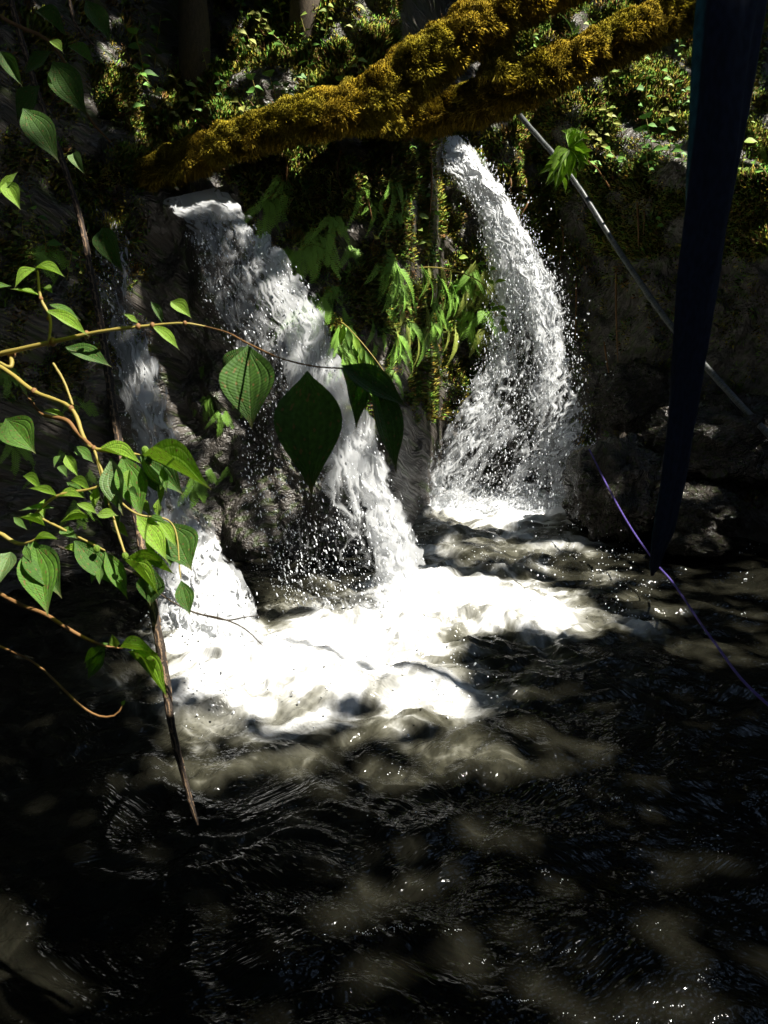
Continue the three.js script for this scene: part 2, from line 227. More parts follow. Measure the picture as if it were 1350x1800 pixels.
{ // sunlit far fall
  const lp = pts([[752, 240, 6.35], [775, 292, 6.2], [828, 360, 6.12], [852, 450, 6.1], [858, 550, 6.12], [838, 650, 6.16], [790, 745, 6.2], [742, 850, 6.28], [735, 905, 6.3]]);
  const rp = pts([[815, 240, 6.35], [868, 310, 6.15], [925, 400, 6.0], [980, 510, 5.95], [1005, 620, 5.97], [1022, 730, 6.0], [1032, 820, 6.05], [1040, 880, 6.1], [1042, 915, 6.12]]);
  const w = thing('waterfall', 'bright white sunlit waterfall widening down the dark rock behind the boulder', 'waterfall', V(0.9, 0, -6.1));
  const hole = (u, t) => 1 - 0.5 * sst(0.35, 0.6, t) * Math.exp(-Math.pow((u - 0.42 + 0.1 * (t - 0.7)) / 0.15, 2));
  const dens = (u, t) => lerp(0.98, 0.5, sst(0.18, 0.6, t)) * hole(u, t) + 0.3 * sst(0.84, 1, t);
  const S = sheetFall(w, lp, rp, { name: 'water_sheet', nu: 220, nt: 520, bulge: 0.02, relief: 0.07, fx: 11, fy: 5.5, layer: 0, density: dens, fray: 0.12 });
  sheetFall(w, lp, rp, { name: 'water_sheet', nu: 200, nt: 460, bulge: 0.05, relief: 0.09, fx: 14, fy: 7, layer: 1, density: (u, t) => dens(u, t) - 0.08, off: 0.05, fray: 0.12 });
  sheetFall(w, lp, rp, { name: 'water_film', nu: 110, nt: 240, bulge: 0.05, relief: 0.05, fx: 6, fy: 2.5, layer: 2, density: (u, t) => dens(u, t) + 0.1, off: -0.03, most: 0.45 });
  const list = [], size = () => 0.0011 + 0.0042 * Math.pow(rnd(), 3);
  for (let i = 0; i < 9000; i++) { const t = Math.pow(rnd(), 0.7), u = clamp(rr(-0.05, 1.05), -0.15, 1.15), q = S(clamp(u), t); q.x += (u - clamp(u)) * 0.7 + 0.05 * (rnd() - 0.5); q.z += rr(0, 0.2); q.y += rr(-0.04, 0.04); list.push([q, size(), rr(1, 3), V(0.15 * (rnd() - 0.5), 1, 0.2 * (rnd() - 0.5)).normalize()]); }
  for (let i = 0; i < 380; i++) { const t = rr(0.15, 0.95), side = rnd() < 0.75, q = S(side ? 1 : 0, t), d = Math.pow(rnd(), 2.2) * 0.28; q.x += side ? d : -d; q.z += rr(0, 0.2); list.push([q, size() * 1.2, rr(1, 1.6), UPV]); }
  droplets(w, list);
}
{ // the thick jet flung from the lip
  const lp = pts([[283, 352, 4.75], [335, 415, 4.5], [360, 520, 4.4], [420, 640, 4.33], [430, 760, 4.3], [440, 880, 4.3], [480, 990, 4.32], [510, 1060, 4.34], [520, 1100, 4.3]]);
  const rp = pts([[385, 328, 4.75], [455, 398, 4.4], [528, 478, 4.25], [575, 560, 4.18], [600, 645, 4.15], [668, 770, 4.13], [705, 880, 4.12], [742, 970, 4.13], [765, 1075, 4.12]]);
  const w = thing('waterfall', 'thick grey arched waterfall jet pouring from beneath the lower end of the mossy log', 'waterfall', V(-0.5, 0, -4.1));
  const dens = (u, t) => { const right = sst(0.42, 0.8, u - 0.1 * Math.sin(t * 9)); return lerp(lerp(0.68, 0.26, sst(0.25, 0.6, t)), 1.0, right) + 0.5 * sst(0.12, 0.02, t) + 0.3 * sst(0.85, 1, t); };
  const S = sheetFall(w, lp, rp, { name: 'water_sheet', nu: 240, nt: 460, bulge: 0.05, relief: 0.06, fx: 7, fy: 3, layer: 4, density: (u, t) => dens(u, t) * 0.9 - 0.05, fray: 0.06, most: 0.48 });
  sheetFall(w, lp, rp, { name: 'water_sheet', nu: 220, nt: 420, bulge: 0.03, relief: 0.06, fx: 13, fy: 6, layer: 5, density: (u, t) => 0.5 * dens(u, t) + 0.1 * sst(.5, .9, t), off: -0.02, fray: 0.07, most: 0.65 });
  sheetFall(w, lp, rp, { name: 'water_film', nu: 140, nt: 240, bulge: 0.02, relief: 0.05, fx: 9, fy: 3, layer: 6, density: (u, t) => dens(u, t) - 0.1, off: -0.07, most: 0.4 });
  const list = [], size = () => 0.001 + 0.0034 * Math.pow(rnd(), 3);
  for (let i = 0; i < 3200; i++) { const t = rr(0.12, 1), u = Math.pow(rnd(), 1.3), q = S(u, t); q.x += rr(-0.04, 0.04); q.z += rr(0, 0.14); list.push([q, size(), rr(1, 3), V(0.4, -1, 0.3).normalize()]); }
  for (let i = 0; i < 700; i++) { const q = at(rr(430, 640), rr(650, 1060), rr(4.2, 4.7)); list.push([q, size(), rr(1, 2.2), UPV]); }
  droplets(w, list);
}
{ // thin veil down the shaded wall
  const lp = pts([[150, 375, 4.75], [165, 470, 4.5], [185, 580, 4.35], [210, 700, 4.25], [235, 830, 4.15], [255, 960, 4.05], [262, 1060, 4.0], [262, 1160, 3.95]]);
  const rp = pts([[205, 360, 4.75], [238, 470, 4.45], [262, 580, 4.3], [300, 720, 4.15], [330, 850, 4.05], [385, 950, 3.95], [440, 1050, 3.9], [470, 1130, 3.85]]);
  const w = thing('waterfall', 'narrow broken veil of water down the shaded wall beside the leafy shrub', 'waterfall', V(-1, 0, -3.9));
  const dens = (u, t) => lerp(0.42, 0.6, sst(0.2, 0.5, t)) + 0.5 * sst(0.62, 0.9, t);
  const S = sheetFall(w, lp, rp, { name: 'water_sheet', nu: 140, nt: 420, bulge: 0.05, relief: 0.05, fx: 10, fy: 3.5, layer: 8, density: (u, t) => dens(u, t) * 0.95 });
  sheetFall(w, lp, rp, { name: 'water_film', nu: 120, nt: 300, bulge: 0.03, relief: 0.04, fx: 8, fy: 2.4, layer: 9, density: (u, t) => dens(u, t) + 0.1, off: -0.04, most: 0.4 });
  const list = [];
  for (let i = 0; i < 1500; i++) { const t = Math.pow(rnd(), 0.6), q = S(rr(0, 1), t); q.x += rr(-0.05, 0.06); q.z += rr(0, 0.12); list.push([q, 0.001 + 0.003 * Math.pow(rnd(), 3), rr(1, 2.5), UPV]); }
  droplets(w, list);
}
{ // spray thrown up where the falls meet the pool
  const g = thing('spray', 'white spray droplets leaping over the foaming pool', 'spray', V(0, 0, -4)); g.userData.kind = 'stuff'; const list = [];
  for (let i = 0; i < 1500; i++) { const [a, b, r, k] = splash[Math.floor(rnd() * splash.length)]; if (k > 0.85 && i % 6) continue; const x = a + r * 1.1 * (rnd() + rnd() - 1), z = b + r * 1.1 * (rnd() + rnd() - 1), y = waterY(x, z) + Math.pow(rnd(), 2.5) * 0.3; list.push([V(x, y, z), 0.001 + 0.004 * Math.pow(rnd(), 3), rr(1, 1.8), V(rr(-1, 1), 1, rr(-1, 1)).normalize()]); }
  droplets(g, list);
}

const glints = [[985, 1390, 55, 14, 46], [1075, 1405, 28, 12, 14], [955, 1532, 14, 10, 12], [992, 1545, 10, 3, 5], [1240, 1485, 45, 30, 16], [535, 1592, 25, 12, 9], [470, 1572, 40, 6, 6], [690, 1632, 85, 7, 60], [800, 1645, 40, 9, 10], [495, 1700, 45, 30, 16], [575, 1715, 20, 14, 12], [860, 1695, 60, 8, 12], [950, 1668, 40, 14, 14], [1005, 1675, 30, 10, 12], [1050, 1712, 40, 6, 10], [1245, 1728, 28, 10, 18], [900, 1765, 60, 5, 16], [1185, 1770, 35, 5, 7], [790, 1778, 12, 5, 4], [1050, 1788, 90, 8, 9], [700, 1345, 30, 8, 10], [500, 1420, 60, 10, 9], [1090, 965, 45, 22, 40], [1000, 975, 80, 22, 50], [850, 985, 75, 22, 50], [1095, 1030, 55, 18, 30], [1320, 965, 25, 12, 10], [1315, 1015, 18, 16, 9], [1310, 1080, 8, 18, 5], [290, 1240, 28, 16, 16], [1220, 945, 50, 6, 14], [700, 1440, 120, 30, 12], [1100, 1640, 90, 40, 8]];
{ // white beads added on the pool in place of sun glints
  const g = thing('glint_beads', 'tiny white beads added as sun glints in clusters on the dark pool', 'glint_beads', V(0, 0, -2)); g.userData.kind = 'stuff'; const list = [];
  for (const [px, py, sx, sy, n] of glints) for (let i = 0; i < n; i++) { const p = onWater(px + sx * (rnd() + rnd() - 1), py + sy * (rnd() + rnd() - 1)); p.y = waterY(p.x, p.z) + 0.0008; const k = -p.z / 2.2; list.push([p, rr(0.0009, 0.0024) * Math.min(1.8, k), 0.8, UPV]); }
  droplets(g, list);
}

// ---------------------------------------------------------------- boulders
function boulder(px, py, d, rx, ry, rz, label, s) {
  const c = at(px, py, d), base = V(c.x, c.y - ry, c.z), g = new THREE.IcosahedronGeometry(1, 24), p = g.attributes.position, v = V(0, 0, 0);
  const uv = new Float32Array(p.count * 2);
  for (let i = 0; i < p.count; i++) { v.fromBufferAttribute(p, i); const k = 1 + 0.3 * fbm3(v.x * 1.2 + s, v.y * 1.2, v.z * 1.2, 3) + 0.1 * Math.abs(n3(v.x * 2.2, v.y * 2.2 + s, v.z * 2.2)) + 0.012 * n3(v.x * 8, v.y * 8, v.z * 8 + s); p.setXYZ(i, v.x * rx * k, v.y * ry * k + ry, v.z * rz * k); uv[i * 2] = v.x * 0.5 + v.z * 0.3; uv[i * 2 + 1] = v.y * 0.5 - v.z * 0.2; }
  g.setAttribute('uv', new THREE.BufferAttribute(uv, 2)); 
  const gg = smooth(g); const m = mesh(numbered('boulder'), gg, M.boulder, scene); m.position.copy(base); tag(m, label, 'boulder'); return m;
}
function smooth(g) { // shared normals for a faceted, unindexed shape
  const p = g.attributes.position, map = new Map(), n = []; g.computeVertexNormals(); const nn = g.attributes.normal;
  for (let i = 0; i < p.count; i++) { const k = `${p.getX(i).toFixed(4)},${p.getY(i).toFixed(4)},${p.getZ(i).toFixed(4)}`; const e = map.get(k) || map.set(k, V(0, 0, 0)).get(k); e.add(V(nn.getX(i), nn.getY(i), nn.getZ(i))); n.push(e); }
  for (let i = 0; i < p.count; i++) { const e = n[i].clone().normalize(); nn.setXYZ(i, e.x, e.y, e.z); } return g;
}
boulder(1080, 862, 5.55, 0.31, 0.36, 0.36, 'dark rounded boulder beside the foot of the white waterfall', 1.3);
boulder(1270, 775, 5.5, 0.5, 0.3, 0.4, 'broad wet boulder under the pipe on the dark bank', 7.7);
boulder(1215, 895, 5.25, 0.27, 0.17, 0.28, 'low glistening wet rock at the edge of the pool', 12.1);
boulder(1120, 700, 6.0, 0.3, 0.24, 0.25, 'shaded rock lodged above the rounded boulder', 17.4);
boulder(1225, 955, 5.0, 0.2, 0.07, 0.14, 'small flat wet stone half sunk in the pool edge', 21.4);

// ---------------------------------------------------------------- mossy log
const tuft = (() => { const P = [], N = [], I = []; for (let b = 0; b < 13; b++) { const a = b * 2.4, r0 = Math.sqrt((b + 0.5) / 13), hgt = rr(0.55, 1.05), t = rr(0.1, 0.7), w = rr(0.1, 0.17), q = rnd() * 6.28; const dx = Math.cos(a), dz = Math.sin(a), ex = Math.cos(q) * w, ez = Math.sin(q) * w, o = P.length / 3, bx = dx * r0, bz = dz * r0; P.push(bx - ex, -0.3, bz - ez, bx + ex, -0.3, bz + ez, bx + dx * t * 0.4 - ex * 0.8, 0.6 * hgt, bz + dz * t * 0.4 - ez * 0.8, bx + dx * t * 0.4 + ex * 0.8, 0.6 * hgt, bz + dz * t * 0.4 + ez * 0.8, bx + dx * t, hgt, bz + dz * t); for (let k = 0; k < 5; k++) N.push(dx * 0.5 * r0, 0.85, dz * 0.5 * r0); I.push(o, o + 1, o + 2, o + 1, o + 3, o + 2, o + 2, o + 3, o + 4); } const g = new THREE.BufferGeometry(); g.setAttribute('position', new THREE.Float32BufferAttribute(P, 3)); g.setAttribute('normal', new THREE.Float32BufferAttribute(N, 3)); g.setIndex(I); return g; })();
function tufts(name, parent, list, base) { // [pos, dir, length, width, color]
  const im = new THREE.InstancedMesh(tuft, M.mossTuft, list.length), m = new THREE.Matrix4(), q = new THREE.Quaternion(), q2 = new THREE.Quaternion();
  list.forEach(([p, d, l, w, c], i) => { q.setFromUnitVectors(UPV, d); q2.setFromAxisAngle(UPV, rnd() * 6.28); q.multiply(q2); m.compose(base ? p.clone().sub(base) : p, q, V(w, l, w)); im.setMatrixAt(i, m); im.setColorAt(i, c); });
  im.name = name; im.userData.kind = 'stuff'; im.castShadow = im.receiveShadow = true; parent.add(im); return im;
}
const mossCol = (p, s = 0) => { const k = 0.5 + 0.5 * n3(p.x * 7 + s, p.y * 7, p.z * 7), j = rr(0.65, 1.3), b = sst(-0.2, 0.5, n3(p.x * 3, p.y * 3, p.z * 3 + 5 + s)); return col(j * lerp(0.5, 0.66, k) * lerp(1, 0.86, b), j * lerp(0.36, 0.45, k), j * lerp(0.03, 0.022, k)); };
{
  const base = at(480, 235, 4.8);
  const w = thing('fallen_log', 'fallen forked trunk furred with golden orange moss lying across above the waterfalls', 'log', base);
  const limbs = [
    ['trunk', [[215, 318, 4.85], [300, 288, 4.7], [410, 245, 4.6], [520, 208, 4.5], [640, 182, 4.45], [730, 118, 4.4], [830, 48, 4.35], [930, -10, 4.3], [1060, -70, 4.25]], [0.07, 0.075, 0.085, 0.09, 0.105, 0.112, 0.11, 0.105, 0.1]],
    ['branch', [[610, 190, 4.55], [700, 205, 4.85], [790, 192, 4.8], [870, 165, 4.55], [960, 125, 4.38], [1050, 85, 4.35], [1140, 40, 4.3], [1240, -20, 4.3]], [0.05, 0.075, 0.08, 0.095, 0.1, 0.09, 0.085, 0.08]],
    ['branch', [[868, 30, 4.35], [878, 90, 4.38], [870, 140, 4.4]], [0.08, 0.06, 0.07]],
  ];
  for (const [name, path, rad] of limbs) {
    const wp = pts(path), g = limb(rel(wp, base), rad, 90, 28, 0.55, 6); mesh(name, g, M.logBark, w);
    const c = new THREE.CatmullRomCurve3(wp), list = [], L = c.getLength(), N = Math.round(L * 15000), n = rad.length - 1;
    const gp = g.attributes.position, gn = g.attributes.normal, sides = 29, rings = 91;
    for (let i = 0; i < N; i++) {
      const j = Math.floor(rnd() * (rings - 1)), k = Math.floor(rnd() * (sides - 1)), a = j * sides + k, fu = rnd(), fv = rnd();
      const p = V(0, 0, 0), q = V(0, 0, 0); for (const [o, wt] of [[0, (1 - fu) * (1 - fv)], [1, fu * (1 - fv)], [sides, (1 - fu) * fv], [sides + 1, fu * fv]]) { p.addScaledVector(V(gp.getX(a + o), gp.getY(a + o), gp.getZ(a + o)), wt); q.addScaledVector(V(gn.getX(a + o), gn.getY(a + o), gn.getZ(a + o)), wt); }
      q.normalize(); const wpnt = p.clone().add(base), clump = 0.5 + 0.5 * n3(wpnt.x * 16, wpnt.y * 16, wpnt.z * 16);
      const d = q.clone().add(V(rr(-0.35, 0.35), rr(-0.3, 0.3) - 0.1, rr(-0.35, 0.35))).normalize();
      list.push([p.addScaledVector(q, -0.004 + 0.012 * clump), d, (q.y < -0.3 ? rr(0.025, 0.06) : rr(0.011, 0.02)) * (0.6 + 0.7 * clump), rr(0.008, 0.014), mossCol(wpnt)]);
    }
    tufts('moss', w, list);
  }
}

// ---------------------------------------------------------------- ground cover of the slopes
{
  const list = [], patches = [[430, 250, 640, 430, 3500], [900, 0, 1350, 450, 22000], [380, -20, 700, 260, 7000], [120, 120, 420, 320, 3500], [560, 240, 880, 740, 6000], [1000, 430, 1350, 900, 1200], [0, 0, 260, 700, 2500], [680, 230, 960, 420, 2000]];
  for (const [a, b, c, d, n] of patches) for (let i = 0; i < n; i++) {
    const px = rr(a, c), py = rr(b, d), p = onCliff(px, py, 3.6), k = n3(p.x * 2.2, p.y * 2.2, p.z * 2.2); if (k < rr(-0.55, 0.25)) continue;
    const nn = cliffNormal(p), dir = nn.clone().add(V(rr(-0.6, 0.6), rr(-0.5, 0.9), rr(-0.2, 0.6))).normalize();
    const t = rnd(), g = t < 0.4 ? col(rr(0.26, 0.46), rr(0.26, 0.4), 0.04) : t < 0.85 ? col(rr(0.12, 0.26), rr(0.22, 0.4), 0.04) : col(rr(0.2, 0.28), rr(0.12, 0.15), rr(0.04, 0.06));
    list.push([p.addScaledVector(nn, 0.004), dir, rr(0.015, 0.05) * (0.7 + k), rr(0.018, 0.04), g]);
  }
  const im = tufts('moss_carpet', scene, list); im.userData.label = 'moss and tiny sprouts furring the rock slopes'; im.userData.category = 'moss';
}

// ---------------------------------------------------------------- leaves, herbs, ferns
function leafGeo(fold, droop, nv = 14, nu = 8, tip = 1.35) {
  return gridGeo(nu + 1, nv + 1, (u, v) => {
    const w = Math.pow(Math.sin(Math.PI * Math.pow(v, 0.84)), 1.45) * (1 - 0.2 * Math.pow(v, 3)), x = (u - 0.5) * Math.max(0.012, w);
    const arch = Math.abs(u - 0.5) * 2;
    return V(x, v - droop * 0.25 * v * v, fold * Math.abs(x) - droop * v * v * 0.5 + 0.012 * Math.sin(arch * 9) * w + 0.02 * Math.sin(v * 11 + u * 4) * arch * w);
  }, (u, v) => [u, v]);
}
const LG = [leafGeo(0.25, 0.15), leafGeo(0.5, 0.4), leafGeo(0.15, 0.7), leafGeo(0.8, 0.25)];
const LGs = [leafGeo(0.4, 0.3, 5, 4), leafGeo(0.2, 0.6, 5, 4)];
const basis = new THREE.Matrix4();
function leaf(parent, A, B, w, mat, hint = V(0, 0.5, 0.8), gi = 0, name = 'leaf') { // A stalk end, B tip, both in the parent's axes
  const y = B.clone().sub(A), len = y.length(); y.normalize(); const z = hint.clone().addScaledVector(y, -hint.dot(y)).normalize(), x = y.clone().cross(z);
  const m = mesh(name, (gi < 10 ? LG[gi] : LGs[gi - 10]), mat, parent); m.quaternion.setFromRotationMatrix(basis.makeBasis(x, y, z)); m.position.copy(A); m.scale.set(w, len * 1.04, len * 0.8); return m;
}
const rdir = (k) => V(rr(-k, k), rr(-k, k), rr(-k, k));
const herbs = [];
function herbProto(kind) {
  const g = new THREE.Group(); g.name = numbered('herb'); const n = [4, 6, 8, 5][kind], hgt = [0.13, 0.2, 0.26, 0.1][kind], mat = M.herb[kind];
  const sway = [V(0, 0, 0), V(0.02, hgt * 0.4, 0.015), V(rr(-0.05, 0.05), hgt, 0.05)];
  mesh('stem', limb(sway, [0.003, 0.0025, 0.0015], 5, 5), kind === 3 ? M.stemBrown : M.stem, g);
  const c = new THREE.CatmullRomCurve3(sway);
  for (let i = 0; i < n; i++) { const p = c.getPoint(0.3 + 0.7 * (i + 1) / n), a = i * 2.4 + rr(-0.4, 0.4), l = rr(0.045, 0.075) * (kind === 2 ? 1.15 : 1); leaf(g, p, p.clone().add(V(Math.cos(a), rr(-0.35, 0.35), Math.sin(a) * 0.8).multiplyScalar(l)), l * rr(0.55, 0.75), mat, V(rr(-.3, .3), 0.75, 0.7), 10 + i % 2); }
  tag(g, ['low bright green herb with few broad leaves', 'slender yellow green herb with pale stem', 'taller deep green herb with many leaves', 'short olive sprout with brownish stem'][kind], 'herb'); return g;
}
function frondGeo(L, n, pl, droop, side = 1) { // rachis along +y bending to +z, leaflets in pairs
  const parts = [], R = []; for (let i = 0; i <= 10; i++) { const t = i / 10; R.push(V(0, L * (t - 0.25 * droop * t * t), L * droop * 0.75 * t * t * t + 0.15 * L * t)); }
  const c = new THREE.CatmullRomCurve3(R), r = limb(R, [0.0028, 0.002, 0.001], 10, 4); parts.push(r);
  for (let i = 1; i < n; i++) { const t = 0.12 + 0.87 * i / n, p = c.getPoint(t), d = c.getTangent(t), len = pl * Math.pow(Math.sin(Math.PI * Math.pow(t, 0.6)), 0.8) * rr(0.85, 1.1) + 0.004;
    for (const s of [-1, 1]) { const q = gridGeo(3, 5, (u, v) => { const w = L * 0.6 / n * Math.pow(Math.sin(Math.PI * (0.1 + 0.9 * v)), 0.7) * (v > 0.99 ? 0.1 : 1); return p.clone().add(V(s * len * v, 0, 0)).addScaledVector(d, (u - 0.5) * w + 0.75 * len * v).add(V(0, -0.12 * len * v * v, 0.25 * len * v * v * -1 + 0.15 * w * Math.abs(u - 0.5))); }); parts.push(q); } }
  return mergeGeometries(parts);
}
const FG = [frondGeo(0.3, 22, 0.03, 0.4), frondGeo(0.22, 18, 0.026, 0.7), frondGeo(0.38, 26, 0.034, 0.6), frondGeo(0.2, 16, 0.04, 0.3)];
function fernProto(mat, n, spread, label, group, hang) {
  const g = new THREE.Group(); g.name = numbered('fern');
  for (let i = 0; i < n; i++) { const m = mesh('frond', FG[i % 4], mat, g); const a = (i / n - 0.5) * spread + rr(-0.2, 0.2); m.rotation.set(hang ? rr(2.35, 2.95) : rr(0.1, 0.9), 0, 0); const q = new THREE.Quaternion().setFromAxisAngle(hang ? FORE : UPV, a); m.quaternion.premultiply(q); m.scale.setScalar(rr(0.75, 1.15)); }
  return tag(g, label, 'fern', group);
}
function place(protos, spots, jitter = 0.35) {
  const first = new Set(), where = (px, py) => px > 880 ? (px > 1280 ? 'on the slope beyond the blue strap' : py < 130 ? 'on the slope above the forked branch' : 'on the sunny slope above the pipe') : py < 270 ? (px < 390 ? 'on the bank above the thin veil' : 'on the slope behind the mossy log') : px < 260 ? 'on the shaded wall behind the shrub' : px < 450 ? 'on the rock between veil and jet' : px > 675 && py > 440 ? 'on the rock beside the white waterfall' : 'on the wall below the mossy log';
  for (const [px, py, k, s = 1, out = 0.02] of spots) {
    const pr = protos[k], bare = pr.userData.bare ??= pr.userData.label, spot = where(px, py), p = onCliff(px, py, 3.6), nn = cliffNormal(p); p.addScaledVector(nn, out - 0.03);
    const yaw = Math.atan2(nn.x, nn.z) + rr(-jitter, jitter), q = new THREE.Quaternion().setFromAxisAngle(UPV, yaw);
    if (!first.has(pr)) { first.add(pr); scene.add(pr); pr.position.copy(p); pr.quaternion.copy(q); pr.scale.setScalar(s); pr.userData.label = bare + ' ' + spot; pr.userData.group = pr.userData.category + 's ' + spot; } else { const c = dup(pr, p, q, s, bare + ' ' + spot); c.userData.group = c.userData.category + 's ' + spot; delete c.userData.bare; }
  }
}
{
  const protos = [0, 1, 2, 3].map(herbProto), spots = [];
  const zones = [[380, 0, 640, 250, 40], [905, 0, 1060, 130, 12], [1030, 90, 1215, 330, 34], [1040, 330, 1210, 440, 10], [1290, 120, 1350, 420, 8], [200, 120, 400, 260, 18], [560, 280, 760, 520, 16], [690, 460, 860, 600, 26], [0, 330, 140, 520, 10]];
  for (const [a, b, c, d, n] of zones) for (let i = 0; i < n; i++) spots.push([rr(a, c), rr(b, d), Math.floor(rnd() * 4), rr(0.7, 1.35)]);
  place(protos, spots, 1.2);
}
{
  const hangA = fernProto(M.fern[0], 5, 1.2, 'bright green fern with hanging fronds', 'ferns hanging between the waterfalls', true);
  const hangB = fernProto(M.fern[2], 4, 1.0, 'yellowish fern with drooping fronds', 'yellow ferns hanging between the waterfalls', true);
  const hangC = fernProto(M.fern[0], 5, 1.4, 'green shade fern with long hanging fronds', 'ferns hanging in shade', true);
  const up = fernProto(M.fern[0], 4, 2.6, 'upright light green fern', 'upright ferns on the slope', false);
  const spots = []; for (let i = 0; i < 40; i++) spots.push([rr(680, 865), rr(455, 590), rnd() < 0.6 ? 0 : 1, rr(0.6, 1.05), 0.07]);
  for (let i = 0; i < 12; i++) spots.push([rr(590, 700), rr(560, 680), 0, rr(0.6, 0.9), 0.05]);
  spots.push([770, 640, 1, 0.9], [755, 655, 1, 0.7], [705, 600, 0, 0.8], [720, 560, 0, 0.9], [845, 420, 0, 0.5], [830, 440, 0, 0.45]);
  for (let i = 0; i < 34; i++) spots.push([rr(450, 720), rr(290, 560), 2, rr(0.6, 1.1)]);
  for (let i = 0; i < 16; i++) spots.push([rr(330, 440), rr(620, 900), 2, rr(0.5, 0.9)]);
  for (let i = 0; i < 14; i++) spots.push([rr(0, 160), rr(330, 900), 2, rr(0.6, 1.0)]);
  spots.push([1050, 75, 3, 0.8], [1010, 72, 3, 0.7], [1070, 205, 3, 0.6], [1085, 215, 3, 0.5], [1345, 300, 3, 0.8], [470, 250, 3, 0.5]);
  place([hangA, hangB, hangC, up], spots);
}
function sprig(name, label, category, path, rad, mat, leaves, group) { // stem path and leaves given as [x, y, depth]
  const wp = pts(path), base = wp[0], g = thing(name, label, category, base, group);
  mesh('stem', limb(rel(wp, base), rad, 30, 7, 0.12, 40), mat, g); const inv = v => v.clone().sub(base);
  for (const [a, b, w, m, hint, gi] of leaves) { const A = at(...a), B = at(...b); leaf(g, inv(A), inv(B), w * A.distanceTo(B), M[m], hint ? V(...hint) : V(rr(-0.3, 0.3), 0.7, 0.6), gi ?? Math.floor(rnd() * 4)); }
  return g;
}
{ // shrub at the pool's edge
  const base = at(-260, 760, 1.9), g = thing('shrub', 'leafy shrub with yellow stems and ribbed lime green leaves leaning over the pool', 'shrub', base), sub = v => v.clone().sub(base);
  const st = (path, rad, mat = M.stem) => mesh('stem', limb(rel(pts(path), base), rad.map(r => r * 0.8), 44, 8, 0.35, 45), mat, g);
  st([[-300, 1500, 1.9], [-280, 1100, 1.9], [-260, 760, 1.9], [-120, 660, 1.75]], [0.02, 0.016, 0.012, 0.009], M.stemBrown);
  st([[-260, 760, 1.9], [-120, 650, 1.75], [0, 622, 1.65], [90, 602, 1.62], [180, 582, 1.6], [260, 573, 1.6], [325, 568, 1.6], [375, 577, 1.62]], [0.011, 0.0105, 0.0095, 0.008, 0.0065, 0.0055, 0.004, 0.002]);
  st([[20, 622, 1.65], [18, 645, 1.63], [-10, 632, 1.63]], [0.006, 0.005, 0.003]);
  st([[-120, 600, 1.7], [0, 645, 1.62], [60, 688, 1.58], [125, 718, 1.55], [150, 775, 1.52], [165, 788, 1.5], [250, 800, 1.5]], [0.007, 0.0065, 0.006, 0.0055, 0.005, 0.0045, 0.003]);
  st([[50, 700, 1.6], [75, 728, 1.58], [118, 740, 1.55], [140, 765, 1.53], [165, 788, 1.5]], [0.003, 0.0045, 0.0055, 0.005, 0.0045], M.stemBrown);
  st([[93, 638, 1.56], [112, 670, 1.56], [128, 712, 1.55]], [0.0035, 0.003, 0.0035]);
  st([[-120, 1020, 1.6], [-40, 930, 1.55], [0, 938, 1.5], [30, 955, 1.5], [60, 950, 1.48], [75, 935, 1.48]], [0.009, 0.007, 0.0055, 0.005, 0.0045, 0.003]);
  st([[85, 610, 1.62], [88, 560, 1.62], [72, 525, 1.62], [66, 475, 1.62]], [0.0035, 0.004, 0.004, 0.003]);
  st([[165, 788, 1.5], [178, 850, 1.47], [100, 872, 1.47], [60, 905, 1.48]], [0.003, 0.003, 0.0035, 0.003], M.stem);
  const add = (a, b, w, m, h, gi) => leaf(g, sub(at(...a)), sub(at(...b)), (m === 'leafShaded' ? 0.95 : 0.85) * w * at(...a).distanceTo(at(...b)), M[m], h ? V(...h) : V(0, 0.8, 0.5), gi ?? 0);
  for (let i = 0; i < 34; i++) { const px = rr(20, 300), py = rr(800, 1010) - (px > 200 ? 0 : 0), d = rr(1.44, 1.56), l = rr(22, 46), a = rr(-0.6, 2.2); add([px, py, d], [px + Math.cos(a) * l, py + Math.abs(Math.sin(a)) * l, d - 0.02], rr(.32, .5), rnd() < .6 ? 'leafLime' : 'leafMid', [rr(-.3, .5), .8, rr(.2, .7)], Math.floor(rnd() * 4)); }
  // upper shoot
  add([66, 472, 1.62], [18, 502, 1.6], .55, 'leafLime', [0.2, .8, .4], 1); add([62, 470, 1.62], [115, 478, 1.6], .45, 'leafLime', [0, .9, .45], 1); add([72, 520, 1.62], [18, 505, 1.6], .35, 'leafLime', [0, .95, .3], 0);
  add([80, 545, 1.62], [156, 586, 1.58], .32, 'leafLime', [0, .9, .4], 0); add([84, 535, 1.64], [142, 560, 1.64], .4, 'leafMid', [.2, .8, .4], 0); add([78, 505, 1.64], [92, 512, 1.62], .6, 'leafLime', null, 1); add([20, 503, 1.62], [-40, 510, 1.6], .45, 'leafMid', [0, .8, .5], 0);
  // along the horizontal stem
  add([243, 568, 1.6], [216, 550, 1.58], .45, 'leafLime', [0, .7, .7], 0); add([268, 572, 1.6], [316, 612, 1.57], .36, 'leafLime', [.2, .8, .5], 0); add([300, 530, 1.62], [338, 555, 1.6], .6, 'leafLime', [0, .7, .7], 1); add([115, 610, 1.64], [195, 640, 1.6], .4, 'leafShaded', [0, .8, .5], 0); add([265, 530, 1.7], [290, 570, 1.7], .35, 'leafShaded', null, 1);
